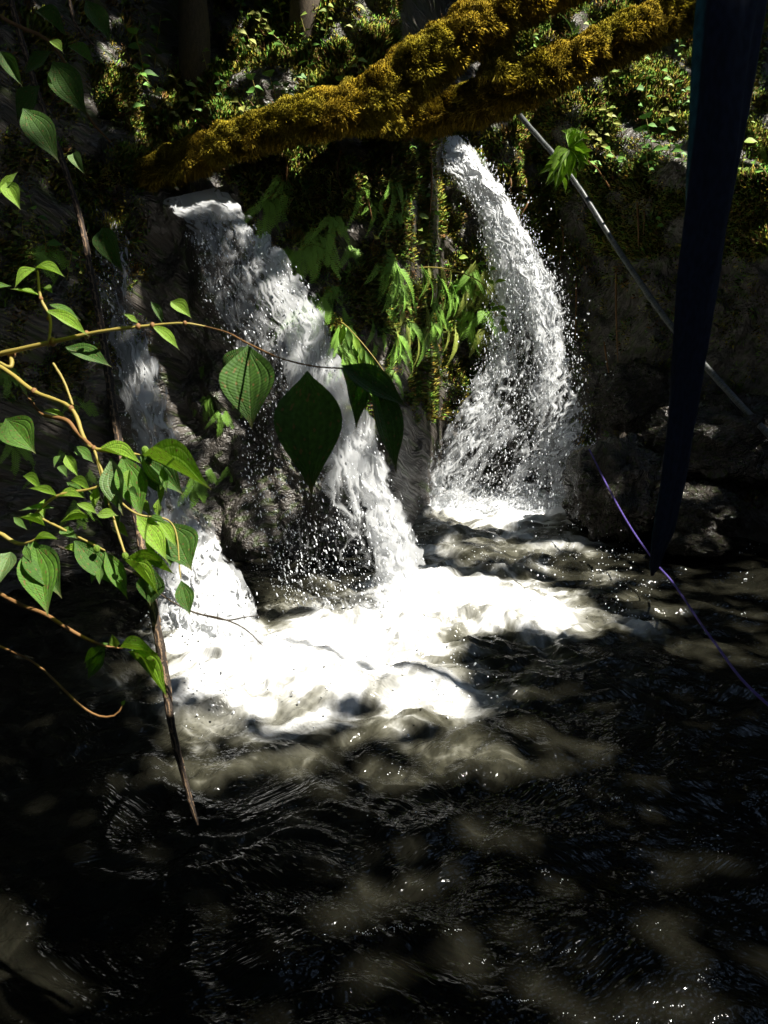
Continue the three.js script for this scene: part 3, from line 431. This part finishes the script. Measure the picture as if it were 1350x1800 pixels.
  // lower shoots
  add([75, 722, 1.58], [118, 732, 1.56], .35, 'leafLime', [0, .9, .3], 0); add([10, 735, 1.5], [62, 795, 1.48], .85, 'leafMid', [.1, .6, .8], 1); add([20, 740, 1.52], [-30, 800, 1.5], .7, 'leafMid', [-.2, .6, .8], 0); add([130, 785, 1.55], [165, 812, 1.53], .5, 'leafMid', null, 0); add([115, 800, 1.52], [138, 838, 1.5], .45, 'leafLime', [.2, .5, .8], 1);
  add([250, 800, 1.5], [375, 850, 1.44], .3, 'leafLime', [.1, .9, .4], 3); add([245, 800, 1.5], [330, 870, 1.5], .5, 'leafShaded', [.3, .5, .8], 1); add([170, 790, 1.5], [255, 805, 1.48], .45, 'leafLime', [0, .9, .3], 1); add([195, 805, 1.48], [212, 905, 1.44], .52, 'leafPale', [-.3, .35, .9], 0); add([215, 800, 1.48], [250, 910, 1.46], .55, 'leafMid', [.3, .5, .8], 0); add([255, 812, 1.5], [300, 880, 1.52], .5, 'leafShaded', [.3, .5, .8], 2);
  add([102, 873, 1.47], [46, 852, 1.45], .35, 'leafLime', [0, .8, .6], 1); add([102, 873, 1.47], [148, 868, 1.45], .5, 'leafLime', [0, .9, .4], 1); add([98, 893, 1.48], [32, 895, 1.46], .3, 'leafMid', [0, .9, .4], 0); add([80, 925, 1.48], [33, 905, 1.46], .3, 'leafLime', [0, .9, .3], 3); add([158, 910, 1.45], [103, 914, 1.43], .22, 'leafLime', [0, 1, .3], 3); add([135, 885, 1.46], [172, 902, 1.44], .4, 'leafLime', [0, .9, .4], 0);
  add([170, 905, 1.45], [205, 898, 1.43], .6, 'leafLime', [0, .8, .6], 2); add([60, 948, 1.48], [105, 942, 1.46], .3, 'leafLime', [0, .9, .4], 1); add([105, 930, 1.48], [135, 945, 1.45], .5, 'leafMid', [0, .8, .5], 0);
  add([60, 950, 1.48], [82, 1080, 1.42], .55, 'leafMid', [.2, .3, .9], 0); add([50, 955, 1.48], [110, 1050, 1.44], .5, 'leafShaded', [.4, .4, .8], 1); add([20, 970, 1.5], [-12, 1030, 1.44], .75, 'leafPale', [0, .3, .9], 1);
  add([130, 950, 1.47], [205, 1030, 1.44], .45, 'leafShaded', [.2, .7, .6], 0); add([185, 970, 1.46], [225, 1052, 1.43], .4, 'leafMid', [.3, .6, .7], 0);
  add([240, 905, 1.44], [296, 985, 1.4], .45, 'leafLime', [.5, .6, .6], 0); add([275, 910, 1.46], [312, 962, 1.44], .4, 'leafLime', [.4, .7, .6], 0); add([298, 918, 1.48], [336, 1002, 1.45], .8, 'leafShaded', [.2, .2, .95], 0); add([218, 984, 1.42], [284, 1042, 1.4], .25, 'leafLime', [.4, .9, .3], 3); add([222, 980, 1.42], [312, 1004, 1.42], .14, 'leafLime', [0, 1, .3], 3); add([270, 1000, 1.45], [262, 1070, 1.44], .75, 'leafShaded', [.1, .2, .95], 1); add([318, 1020, 1.45], [334, 1082, 1.44], .55, 'leafShaded', [.2, .2, .9], 0);
  st([[165, 788, 1.5], [190, 880, 1.46], [215, 960, 1.43], [222, 980, 1.42]], [0.003, 0.003, 0.003, 0.0025]); st([[178, 850, 1.47], [240, 903, 1.45], [300, 918, 1.47], [318, 1018, 1.45]], [0.003, 0.0025, 0.002, 0.0015]); st([[60, 905, 1.48], [130, 940, 1.47], [185, 968, 1.46]], [0.003, 0.003, 0.002]);
  st([[360, 574, 1.61], [400, 585, 1.4], [440, 606, 1.2], [500, 632, 1.1], [560, 645, 1.06], [620, 650, 1.04], [680, 672, 1.03]], [0.0025, 0.0022, 0.002, 0.002, 0.0018, 0.0015, 0.001], M.stemBrown);
  add([436, 606, 1.2], [440, 752, 1.17], .68, 'leafShaded', [-.1, .1, 1], 0); add([540, 652, 1.07], [547, 868, 1.03], .56, 'leafShaded', [.05, .08, 1], 0); add([600, 645, 1.05], [640, 752, 1.02], .45, 'leafShaded', [.6, .4, .6], 1); add([655, 662, 1.02], [702, 830, 1.0], .36, 'leafShaded', [.5, .1, .8], 0); add([600, 642, 1.03], [718, 712, 1.0], .42, 'leafShaded', [.1, .6, .7], 0); add([430, 608, 1.2], [386, 685, 1.2], .6, 'leafShaded', [-.3, .3, .9], 2);
  for (const [px, py, d, r] of [[20, 622, 1.65, .0105], [93, 601, 1.62, .0092], [152, 588, 1.61, .0082], [243, 574, 1.6, .007], [268, 572, 1.6, .0066], [325, 568, 1.6, .0052], [60, 688, 1.58, .0075], [125, 718, 1.55, .0068], [165, 788, 1.5, .006], [72, 525, 1.62, .0052], [85, 560, 1.62, .005]]) { const k = mesh('node', new THREE.IcosahedronGeometry(r, 2), M.stemBrown, g); k.position.copy(sub(at(px, py, d))); k.scale.set(0.8, 1, 1); }
  const bud = (px, py, d, r) => { const b = mesh('bud', new THREE.IcosahedronGeometry(r, 2), M.leafLime, g); b.position.copy(sub(at(px, py, d))); b.scale.set(1, 1.3, 1); };
  bud(255, 792, 1.5, .007); bud(268, 796, 1.49, .006); bud(170, 965, 1.45, .006); bud(220, 978, 1.42, .006);
}
sprig('leafy_shoot', 'orange stemmed shoot with bright green leaves dipping toward the dark water', 'shoot', [[-60, 1010, 1.75], [40, 1065, 1.62], [80, 1080, 1.58], [115, 1102, 1.56], [150, 1122, 1.55], [185, 1136, 1.55], [215, 1140, 1.55]], [0.006, 0.005, 0.0045, 0.0045, 0.004, 0.0035, 0.002], M.stemBrown,
  [[[205, 1138, 1.55], [196, 1115, 1.53], .6, 'leafLime', [0, .5, .8], 0], [[210, 1138, 1.55], [278, 1145, 1.52], .25, 'leafLime', [0, .9, .4], 3], [[225, 1145, 1.55], [300, 1222, 1.5], .24, 'leafLime', [.5, .8, .4], 3], [[180, 1138, 1.55], [142, 1166, 1.53], .4, 'leafLime', [0, .8, .6], 1], [[185, 1140, 1.55], [152, 1196, 1.54], .45, 'leafMid', [0, .6, .8], 0], [[230, 1142, 1.55], [270, 1160, 1.54], .3, 'leafMid', [0, .9, .4], 0], [[190, 1130, 1.56], [162, 1150, 1.54], .5, 'leafMid', null, 0], [[170, 1150, 1.55], [148, 1176, 1.53], .5, 'leafLime', null, 1]]);
sprig('bare_twig', 'thin curling brown twig hanging low over the dark water', 'twig', [[-40, 1120, 1.7], [60, 1165, 1.62], [110, 1210, 1.58], [145, 1243, 1.56], [180, 1260, 1.55], [205, 1256, 1.55], [216, 1238, 1.55]], [0.003, 0.0025, 0.0022, 0.0022, 0.0025, 0.0022, 0.0018], M.stemBrown, [[[214, 1240, 1.55], [220, 1230, 1.55], .6, 'leafLime', null, 0]]);
sprig('bare_twig', 'fine dark curving twig in front of the white foam', 'twig', [[100, 960, 1.55], [240, 1010, 1.5], [290, 1050, 1.48], [345, 1078, 1.46], [385, 1086, 1.45], [430, 1105, 1.45], [475, 1150, 1.44]], [0.003, 0.0022, 0.002, 0.0018, 0.0016, 0.0013, 0.0008], M.bark, []);
sprig('bare_twig', 'short dark side twig crossing the white foam', 'twig', [[345, 1078, 1.46], [400, 1090, 1.455], [430, 1085, 1.45], [456, 1082, 1.45]], [0.0018, 0.0016, 0.0013, 0.0008], M.bark, []);
{ // long dead stem hanging from overhead
  const path = [[-60, -420, 2.6], [15, -20, 2.5], [62, 150, 2.45], [112, 290, 2.4], [142, 390, 2.35], [158, 470, 2.3], [182, 600, 2.15], [208, 770, 1.9], [245, 930, 1.65], [268, 1060, 1.55], [290, 1190, 1.55], [302, 1275, 1.55], [318, 1345, 1.55], [338, 1420, 1.55], [348, 1450, 1.55]];
  const base = at(60, 150, 2.45), g = thing('dead_vine', 'long dead brown stem hanging down to a broken tip above the water', 'vine', base);
  mesh('stem', limb(rel(pts(path), base), [0.011, 0.01, 0.009, 0.009, 0.009, 0.009, 0.009, 0.009, 0.01, 0.011, 0.0105, 0.009, 0.0105, 0.0085, 0.004], 200, 12, 0.3, 16, 1), M.stick, g);
}
sprig('bare_twig', 'pale speckled twig poking down among the dark leaves', 'twig', [[100, -120, 2.2], [122, 0, 2.1], [132, 40, 2.1], [150, 65, 2.1], [166, 80, 2.1]], [0.006, 0.006, 0.0055, 0.005, 0.004], M.stick, []);
{ // shaded overhanging leaves
  const big = [[[90, 90, 1.9], [40, 130, 1.9]], [[118, 82, 1.8], [170, 108, 1.78]], [[92, 108, 1.8], [146, 190, 1.75]], [[60, 20, 1.8], [120, 60, 1.8]], [[150, 0, 2.3], [195, 70, 2.3]], [[0, 90, 1.7], [40, 150, 1.7]], [[40, 190, 1.8], [105, 270, 1.76]], [[128, 270, 1.72], [148, 305, 1.7]], [[0, 340, 1.7], [30, 300, 1.7]], [[10, 320, 1.7], [35, 365, 1.68]], [[70, 150, 1.9], [10, 210, 1.9]], [[180, 400, 1.9], [215, 480, 1.88]]];
  const mats = ['leafShaded', 'leafMid', 'leafShaded', 'leafShaded', 'leafShaded', 'leafShaded', 'leafShaded', 'leafPale', 'leafLime', 'leafLime', 'leafShaded', 'leafShaded'];
  const leaves = big.map(([a, b], i) => [a, b, rr(0.4, 0.55), mats[i], [rr(-.2, .4), .6, .7], i % 4]); leaves.push([[88, 72, 1.75], [112, 88, 1.74], .6, 'leafLime', [0, .8, .5], 1]);
  const g = sprig('overhanging_shrub', 'shaded overhanging shrub with drooping ribbed leaves, a few catching sun', 'shrub', [[-400, -300, 2.1], [-150, -60, 2.0], [20, 40, 1.85], [100, 85, 1.8], [150, 200, 1.85], [195, 250, 1.9]], [0.02, 0.014, 0.008, 0.005, 0.004, 0.003], M.stemBrown, leaves);
}
{ // star-shaped leaf by the pipe
  const base = onCliff(1078, 335, 3.6), g = thing('lobed_plant', 'yellow green plant with jagged star shaped leaves in front of the pipe', 'plant', base), c = at(1000, 262, 5.4).sub(base);
  mesh('stem', limb([V(0, 0, -0.03), at(1045, 292, 5.7).sub(base), c], [0.006, 0.004, 0.003], 12, 6), M.stemBrown, g);
  const lobes = [[1035, 232], [1042, 275], [1030, 300], [995, 222], [965, 290], [975, 340], [958, 322], [1000, 322], [1015, 222]];
  for (const [a, b] of lobes) { const e = at(a, b, rr(5.32, 5.42)).sub(base); leaf(g, c, e, 0.075, M.leafLime, V(rr(-.2, .2), .6, .7), 3); for (const [t, s] of [[.35, 1], [.35, -1], [.6, 1], [.6, -1]]) { const f = c.clone().lerp(e, t), w = e.clone().sub(c).multiplyScalar(.32); leaf(g, f, f.clone().add(V(w.x - s * w.y * .8, w.y + s * w.x * .8, w.z)), 0.03, M.leafLime, V(rr(-.2, .2), .6, .7), 3); } }
}
{ // arching stem with a drooping spray over the sunlit fall
  const g = sprig('arching_shoot', 'arching green shoot with a drooping leafy tip beside the sunlit waterfall', 'shoot', [[700, 490, 5.75], [735, 472, 5.7], [780, 472, 5.65], [825, 485, 5.62], [855, 505, 5.6], [880, 545, 5.58], [893, 582, 5.57]], [0.006, 0.006, 0.005, 0.0045, 0.004, 0.003, 0.002], M.stem, []);
  const b = g.position; for (let i = 0; i < 22; i++) { const t = i / 21, p = i < 9 ? at(835 + rr(0, 40), 460 + rr(0, 60), 5.58) : at(lerp(855, 893, t), lerp(500, 580, t), 5.57); p.sub(b); leaf(g, p, p.clone().add(V(rr(-1, 1), rr(-.7, .3), rr(0, .6)).multiplyScalar(rr(.05, .1))), .035, M.leafLime, V(0, .6, .8), 10); }
  const h = sprig('arching_shoot', 'green compound shoot with red node leaning beside the grey jet', 'shoot', [[560, 566, 5.2], [598, 566, 5.0], [625, 590, 4.9], [660, 632, 4.85], [688, 672, 4.82]], [0.006, 0.005, 0.004, 0.003, 0.0015], M.stem, []);
  const hb = h.position; for (let i = 0; i < 16; i++) { const t = i / 15, p = at(lerp(605, 685, t), lerp(570, 668, t), 4.86).sub(hb); leaf(h, p, p.clone().add(V(i % 2 ? rr(.0, .05) : rr(-.04, .01), rr(-.16, -.09), rr(0, .06))), .045, i % 3 ? M.leafMid : M.leafLime, V(.2, .4, .8), 0); }
}
// hanging roots and rootlets
{
  const roots = [[755, 230, 752, 420], [895, 300, 893, 350], [918, 300, 915, 345], [1122, 350, 1120, 450], [1015, 430, 1010, 600], [1085, 460, 1082, 640], [1060, 560, 1075, 700], [985, 380, 980, 470], [600, 260, 605, 350], [500, 265, 505, 330], [690, 260, 688, 340], [640, 300, 655, 390], [775, 20, 800, 155], [1130, 320, 1128, 430], [940, 330, 905, 395]];
  roots.forEach(([a, b, c, d], i) => { const p = onCliff(a, b, 3.6), q = onCliff(c, d, 3.6); p.z -= 0.02; const e = V(q.x, q.y, Math.max(q.z, p.z) + rr(0.03, 0.08)), m = p.clone().lerp(e, 0.5).add(V(rr(-.03, .03), 0, 0.06)); const o = mesh(numbered('hanging_root'), limb([V(0, 0, 0), m.sub(p), e.sub(p)], [0.009, 0.007, 0.003], 16, 6, 0.4, 40), M.stemBrown, scene); o.position.copy(p); tag(o, 'thin brown root hanging down the dark rock face', 'root', 'roots hanging on the rock'); });
}

// ---------------------------------------------------------------- pipe, cord, strap
{
  const pipeTex = dataTex(64, 1024, (u, v) => { const k = 0.7 + 0.5 * n2(u * 3, v * 60) + 0.3 * n2(u * 9, v * 200), m = sst(0.1, 0.5, n2(u * 2 + 4, v * 30)); return toS(lerp(0.13, 0.04, m) * k, lerp(0.14, 0.045, m) * k, lerp(0.145, 0.03, m) * k); });
  const w = pts([[880, 150, 6.3], [912, 200, 6.2], [1000, 305, 6.0], [1095, 452, 5.75], [1180, 573, 5.55], [1262, 668, 5.3], [1350, 762, 5.05], [1480, 880, 4.7], [1640, 960, 4.5]]), b = w[1].clone();
  const g = limb(rel(w, b), [0.02, 0.021, 0.022], 160, 14, 0.15, 12, 1); const o = mesh(numbered('water_pipe'), g, std({ map: pipeTex, roughness: 0.35 }), scene); o.position.copy(b); tag(o, 'weathered grey water pipe slanting down across the dark rock', 'pipe');
}
{
  const w = pts([[1036, 790, 5.35], [1075, 868, 4.95], [1112, 932, 4.7], [1155, 992, 4.4], [1178, 1018, 4.2], [1255, 1128, 3.3], [1350, 1238, 2.6], [1600, 1420, 2.2], [2300, 1500, 2.0]]), b = w[0].clone();
  const c = new THREE.CatmullRomCurve3(rel(w, b)), strands = []; const fr = c.computeFrenetFrames(400, false);
  for (let s = 0; s < 3; s++) strands.push(gridGeo(7, 401, (u, v) => { const k = Math.round(v * 400), a = k * 0.9 + s * 2.094, n = fr.normals[k], bn = fr.binormals[k], o = c.getPointAt(v).addScaledVector(n, 0.0028 * Math.cos(a)).addScaledVector(bn, 0.0028 * Math.sin(a)), q = u * 6.283; return o.addScaledVector(n, 0.003 * Math.cos(q)).addScaledVector(bn, 0.003 * Math.sin(q)); }));
  const o = mesh(numbered('cord'), mergeGeometries(strands), std({ color: col(0.085, 0.055, 0.26), roughness: 0.85 }), scene); o.position.copy(b); tag(o, 'thin purple twisted cord stretched from the boulder across the pool', 'cord');
}
{
  const w = pts([[1330, -420, 0.85], [1300, -150, 0.86], [1284, 0, 0.87], [1262, 250, 0.9], [1236, 450, 0.93], [1212, 620, 0.96], [1188, 800, 1.0], [1165, 930, 1.03], [1146, 1014, 1.05]]), b = w[2].clone(), c = new THREE.CatmullRomCurve3(rel(w, b));
  const wid = [[0, .04], [.25, .034], [.375, .028], [.5, .023], [.625, .018], [.75, .0155], [.875, .0125], [.96, .007], [1, .002]], W = t => interp(wid.map(q => q[0]), wid.map(q => q[1]), t);
  const cloth = dataTex(256, 1024, (u, v) => { const k = 0.75 + 0.25 * Math.sin(u * 6.283 * 60) * Math.sin(v * 6.283 * 300) + 0.25 * n2(u * 20, v * 60), s = Math.max(sst(0.02, 0.05, u) * sst(0.12, 0.09, u), 0), p = sst(0.4, 0.42, u) * sst(0.46, 0.44, u); return toS(k * lerp(lerp(0.02, 0.05, s), 0.06, p), k * lerp(lerp(0.03, 0.2, s), 0.035, p), k * lerp(lerp(0.065, 0.24, s), 0.16, p)); });
  const g = gridGeo(41, 161, (u, v) => { const p = c.getPoint(v), a = u * Math.PI * 2 + 2.6 + v * 0.9, r = W(v), f = 1 + 0.16 * Math.sin(a * 3 + v * 9) + 0.08 * Math.sin(a * 7 - v * 14); return p.add(V(Math.cos(a) * r * f, 0.002 * Math.sin(v * 70), Math.sin(a) * r * f * 0.55)); });
  const o = mesh(numbered('cloth_strap'), g, std({ map: cloth, bumpMap: cloth, bumpScale: 0.002, roughness: 0.9 }), scene); o.position.copy(b); tag(o, 'dark blue folded cloth strap hanging down and tapering to a point', 'strap');
}

// ---------------------------------------------------------------- forest trees whose crowns close the sky, with gaps shaped to place the sunlight
const gaps = []; // [world point, radius, openness]
const thins = [], thin = (a, b, c, d, o) => { const p = onWater(a, b), q = onWater(c, b), r = onWater((a + c) / 2, d); thins.push([[p.z, r.z], [Math.min(p.x, q.x), Math.max(p.x, q.x)], o]); }; // stretches where crown leaves are dropped at random to let sun flecks in
const gap = (px, py, d, r, o = 1) => gaps.push([at(px, py, d), r, o]); const gapW = (px, py, r, o = 1, m) => gaps.push([onWater(px, py), r, o, m]); const gapC = (px, py, r, o = 1) => gaps.push([onCliff(px, py, 3.6), r, o]);
gapW(380, 1150, .3); gapW(520, 1140, .33); gapW(650, 1120, .4); gapW(780, 1060, .4); gapW(900, 1060, .38); gapW(1000, 1080, .2); gapW(700, 1190, .25); gapW(850, 900, .4); gapW(960, 900, .35);
gap(830, 330, 6.1, .25); gap(900, 430, 6.05, .28); gap(940, 560, 6.0, .3); gap(930, 700, 6.05, .38); gap(900, 820, 6.1, .4);
gap(640, 930, 4.2, .2); gap(540, 560, 4.2, .12, .5); gap(380, 1020, 3.95, .2); gap(640, 820, 4.2, .15, .6);
gap(320, 280, 4.7, .12, .6); gap(400, 245, 4.6, .15, .8); gap(470, 228, 4.55, .18); gap(560, 198, 4.5, .22); gap(660, 165, 4.43, .24); gap(750, 100, 4.38, .26); gap(840, 45, 4.35, .24); gap(910, 142, 4.42, .2); gap(1000, 105, 4.36, .26); gap(1100, 60, 4.33, .2, .7);
gapC(1010, 60, .35, 1); gapC(1060, 190, .35, 1); gapC(1110, 250, .4, 1); gapC(1160, 330, .35, .8); gapC(1060, 330, .25, .6); gapC(1340, 250, .45, .75); gapC(930, 40, .25, .7); gapC(1180, 120, .3, .6);
gapW(500, 1200, .25); gapC(450, 150, .35, .65); gapC(540, 70, .45, .75); gapC(590, 30, .35, .7); gapC(240, 170, .25, .5);
gapC(780, 500, .45, 1); gapC(700, 540, .3, .8); gap(650, 620, 4.85, .18, .9); gapC(770, 650, .22, .9); gapC(800, 350, .2, .4);
gap(90, 490, 1.62, .13); gap(130, 575, 1.6, .12); gap(265, 575, 1.6, .14); gap(0, 620, 1.65, .13); gap(105, 720, 1.56, .09, .8); gap(285, 820, 1.46, .08); gap(200, 850, 1.47, .1, .8); gap(110, 890, 1.46, .13); gap(275, 945, 1.43, .1); gap(250, 1010, 1.42, .1); gap(235, 1165, 1.53, .11); gap(120, 1105, 1.56, .09, .8); gap(80, 1050, 1.43, .09); gap(30, 760, 1.5, .1, .7);
gap(325, 1380, 1.55, .06); gap(295, 1240, 1.55, .05); gap(146, 400, 2.33, .03); gap(138, 290, 1.7, .02); gap(100, 82, 1.75, .02); gap(20, 340, 1.68, .03);
gap(1000, 280, 5.4, .14); gap(960, 260, 6.1, .15, .8); gap(1060, 400, 5.85, .12, .8); gap(1140, 520, 5.65, .12, .7); gap(1110, 930, 4.7, .1); gap(1200, 880, 5.2, .14, .6);
thin(250, 1200, 1100, 1400, 0.84); thin(1000, 960, 1350, 1200, 0.64); thin(450, 1400, 1350, 1850, 0.52); thin(380, 1580, 1350, 1860, 0.64); thins.push([[-4.4, -5.3], [-2.1, -0.7], 0.72]);
gapW(850, 970, .3, .7); gapW(1000, 985, .3, .7); gapW(1090, 1040, .2, .7); gapW(1310, 1020, .15, .5);
function thinAt(p) { let b = 0; const x = p.x - SUN.x * p.y / SUN.y, z = p.z - SUN.z * p.y / SUN.y; for (const [a, c, o] of thins) { const u = (x - c[0]) / (c[1] - c[0]), v = (z - a[0]) / (a[1] - a[0]); if (u > 0 && u < 1 && v > 0 && v < 1) b = Math.max(b, o * sst(0, 0.15, Math.min(u, 1 - u, v, 1 - v))); } return b; }
function openTo(p) { // share of leaves missing at p so that the sun gets through
  let best = 0; for (const [g, r, o, m = 0.13] of gaps) { const k = (p.y - g.y) / SUN.y, dx = p.x - (g.x + SUN.x * k), dz = p.z - (g.z + SUN.z * k), d = Math.hypot(dx, dz); if (d < r + m) best = Math.max(best, d < r ? o : o * (1 - (d - r) / m)); } return best;
}
{
  const b1 = onCliff(340, 130, 4), b2 = onCliff(535, 50, 4);
  const spots = [[b1, 'slim mossy tree rising behind the lower end of the log'], [b2, 'dark tree trunk standing behind the middle of the log'], [V(-4.6, groundY(-4.6, 0.5), 0.5), 'tall forest tree on the bank beside the shrub'], [V(5.6, groundY(5.6, -1), -1), 'tall forest tree on the bank beyond the strap'], [V(0.6, groundY(0.6, 4.4), 4.4), 'tall forest tree facing the waterfalls'], [V(-5, groundY(-5, -6), -4.5), 'tall forest tree above the thin veil of water'], [V(6.5, 3, -6.5), 'tall forest tree on the slope above the pipe']];
  const trees = spots.map(([p, label], i) => { const b = p.clone(); b.y -= 0.15; if (i > 4) b.y = 2; const g = thing('forest_tree', label, 'tree', b); const top = 7.6 - b.y, lean = V(rr(-.3, .3), 0, rr(-.3, .3));
    mesh('trunk', limb([V(0, 0, 0), lean.clone().multiplyScalar(.3).setY(top * .35), lean.clone().setY(top * .75), lean.clone().multiplyScalar(1.4).setY(top + 1)], i < 2 ? [0.1, 0.085, 0.07, 0.05] : [0.26, 0.2, 0.16, 0.1], 30, 12, 0.3, 3, 2), M.bark, g);
    for (let k = 0; k < 5; k++) { const a = k * 1.26 + rr(-.3, .3), y0 = top * rr(.7, .95), s = lean.clone().setY(y0), e = s.clone().add(V(Math.cos(a) * 2.2, rr(.2, 1.2), Math.sin(a) * 2.2)); mesh('limb', limb([s, s.clone().lerp(e, .5).add(V(0, .25, 0)), e], [0.06, 0.045, 0.02], 10, 6, 0.2, 4), M.bark, g); }
    return [g, [], b]; });
  const L = 0.095; // half leaf
  for (let layer = 0; layer < 5; layer++) for (let x = -9; x < 9; x += 0.13) for (let z = -13; z < 7; z += 0.13) {
    const p = V(x + rr(-.07, .07), 6.6 + layer * 0.55 + rr(-.25, .25) + 0.3 * n2(x * .4, z * .4), z + rr(-.07, .07));
    if (rnd() < thinAt(p)) continue; const o = openTo(p); if (o > 0 && (o >= 0.99 || 0.5 + 0.5 * n2((p.x - SUN.x * p.y / SUN.y) * 3.6, (p.z - SUN.z * p.y / SUN.y) * 3.6) < o)) continue;
    let bi = 0, bd = 1e9; trees.forEach(([g, l, b], i) => { const d = Math.hypot(b.x - p.x, b.z - p.z); if (d < bd) { bd = d; bi = i; } }); trees[bi][1].push(p);
  }
  for (let layer = 0; layer < 3; layer++) for (let x = -24; x < 24; x += 0.55) for (let z = -26; z < 22; z += 0.55) { if (x > -9 && x < 9 && z > -13 && z < 7) continue; const p = V(x + rr(-.3, .3), 6.6 + layer + rr(-.4, .4), z + rr(-.3, .3)); p.big = 3.1; let bi = 0, bd = 1e9; trees.forEach(([g, l, b], i) => { const d = Math.hypot(b.x - p.x, b.z - p.z); if (d < bd) { bd = d; bi = i; } }); trees[bi][1].push(p); }
  for (const [g, list, b] of trees) {
    const P = new Float32Array(list.length * 12), I = new Uint32Array(list.length * 6);
    list.forEach((p, i) => { const a = rnd() * 6.28, l = L * (p.big ?? 1), c = Math.cos(a) * l, s = Math.sin(a) * l, t = rr(-.4, .4) * l, u = rr(-.4, .4) * l; const q = [[c, t, s], [-s * .75, u, c * .75], [-c, -t, -s], [s * .75, -u, -c * .75]]; q.forEach((e, k) => { P[i * 12 + k * 3] = p.x - b.x + e[0]; P[i * 12 + k * 3 + 1] = p.y - b.y + e[1] + (k % 2 ? .03 : 0); P[i * 12 + k * 3 + 2] = p.z - b.z + e[2]; }); I.set([i * 4, i * 4 + 1, i * 4 + 2, i * 4, i * 4 + 2, i * 4 + 3], i * 6); });
    const ge = new THREE.BufferGeometry(); ge.setAttribute('position', new THREE.BufferAttribute(P, 3)); ge.setIndex(new THREE.BufferAttribute(I, 1)); ge.computeVertexNormals(); mesh('crown', ge, M.canopy, g);
  }
}
scene.traverse(o => { if (o.isMesh) { o.castShadow = true; o.receiveShadow = true; } });
scene.children.forEach(o => delete o.userData.bare);
renderer.render(scene, camera);
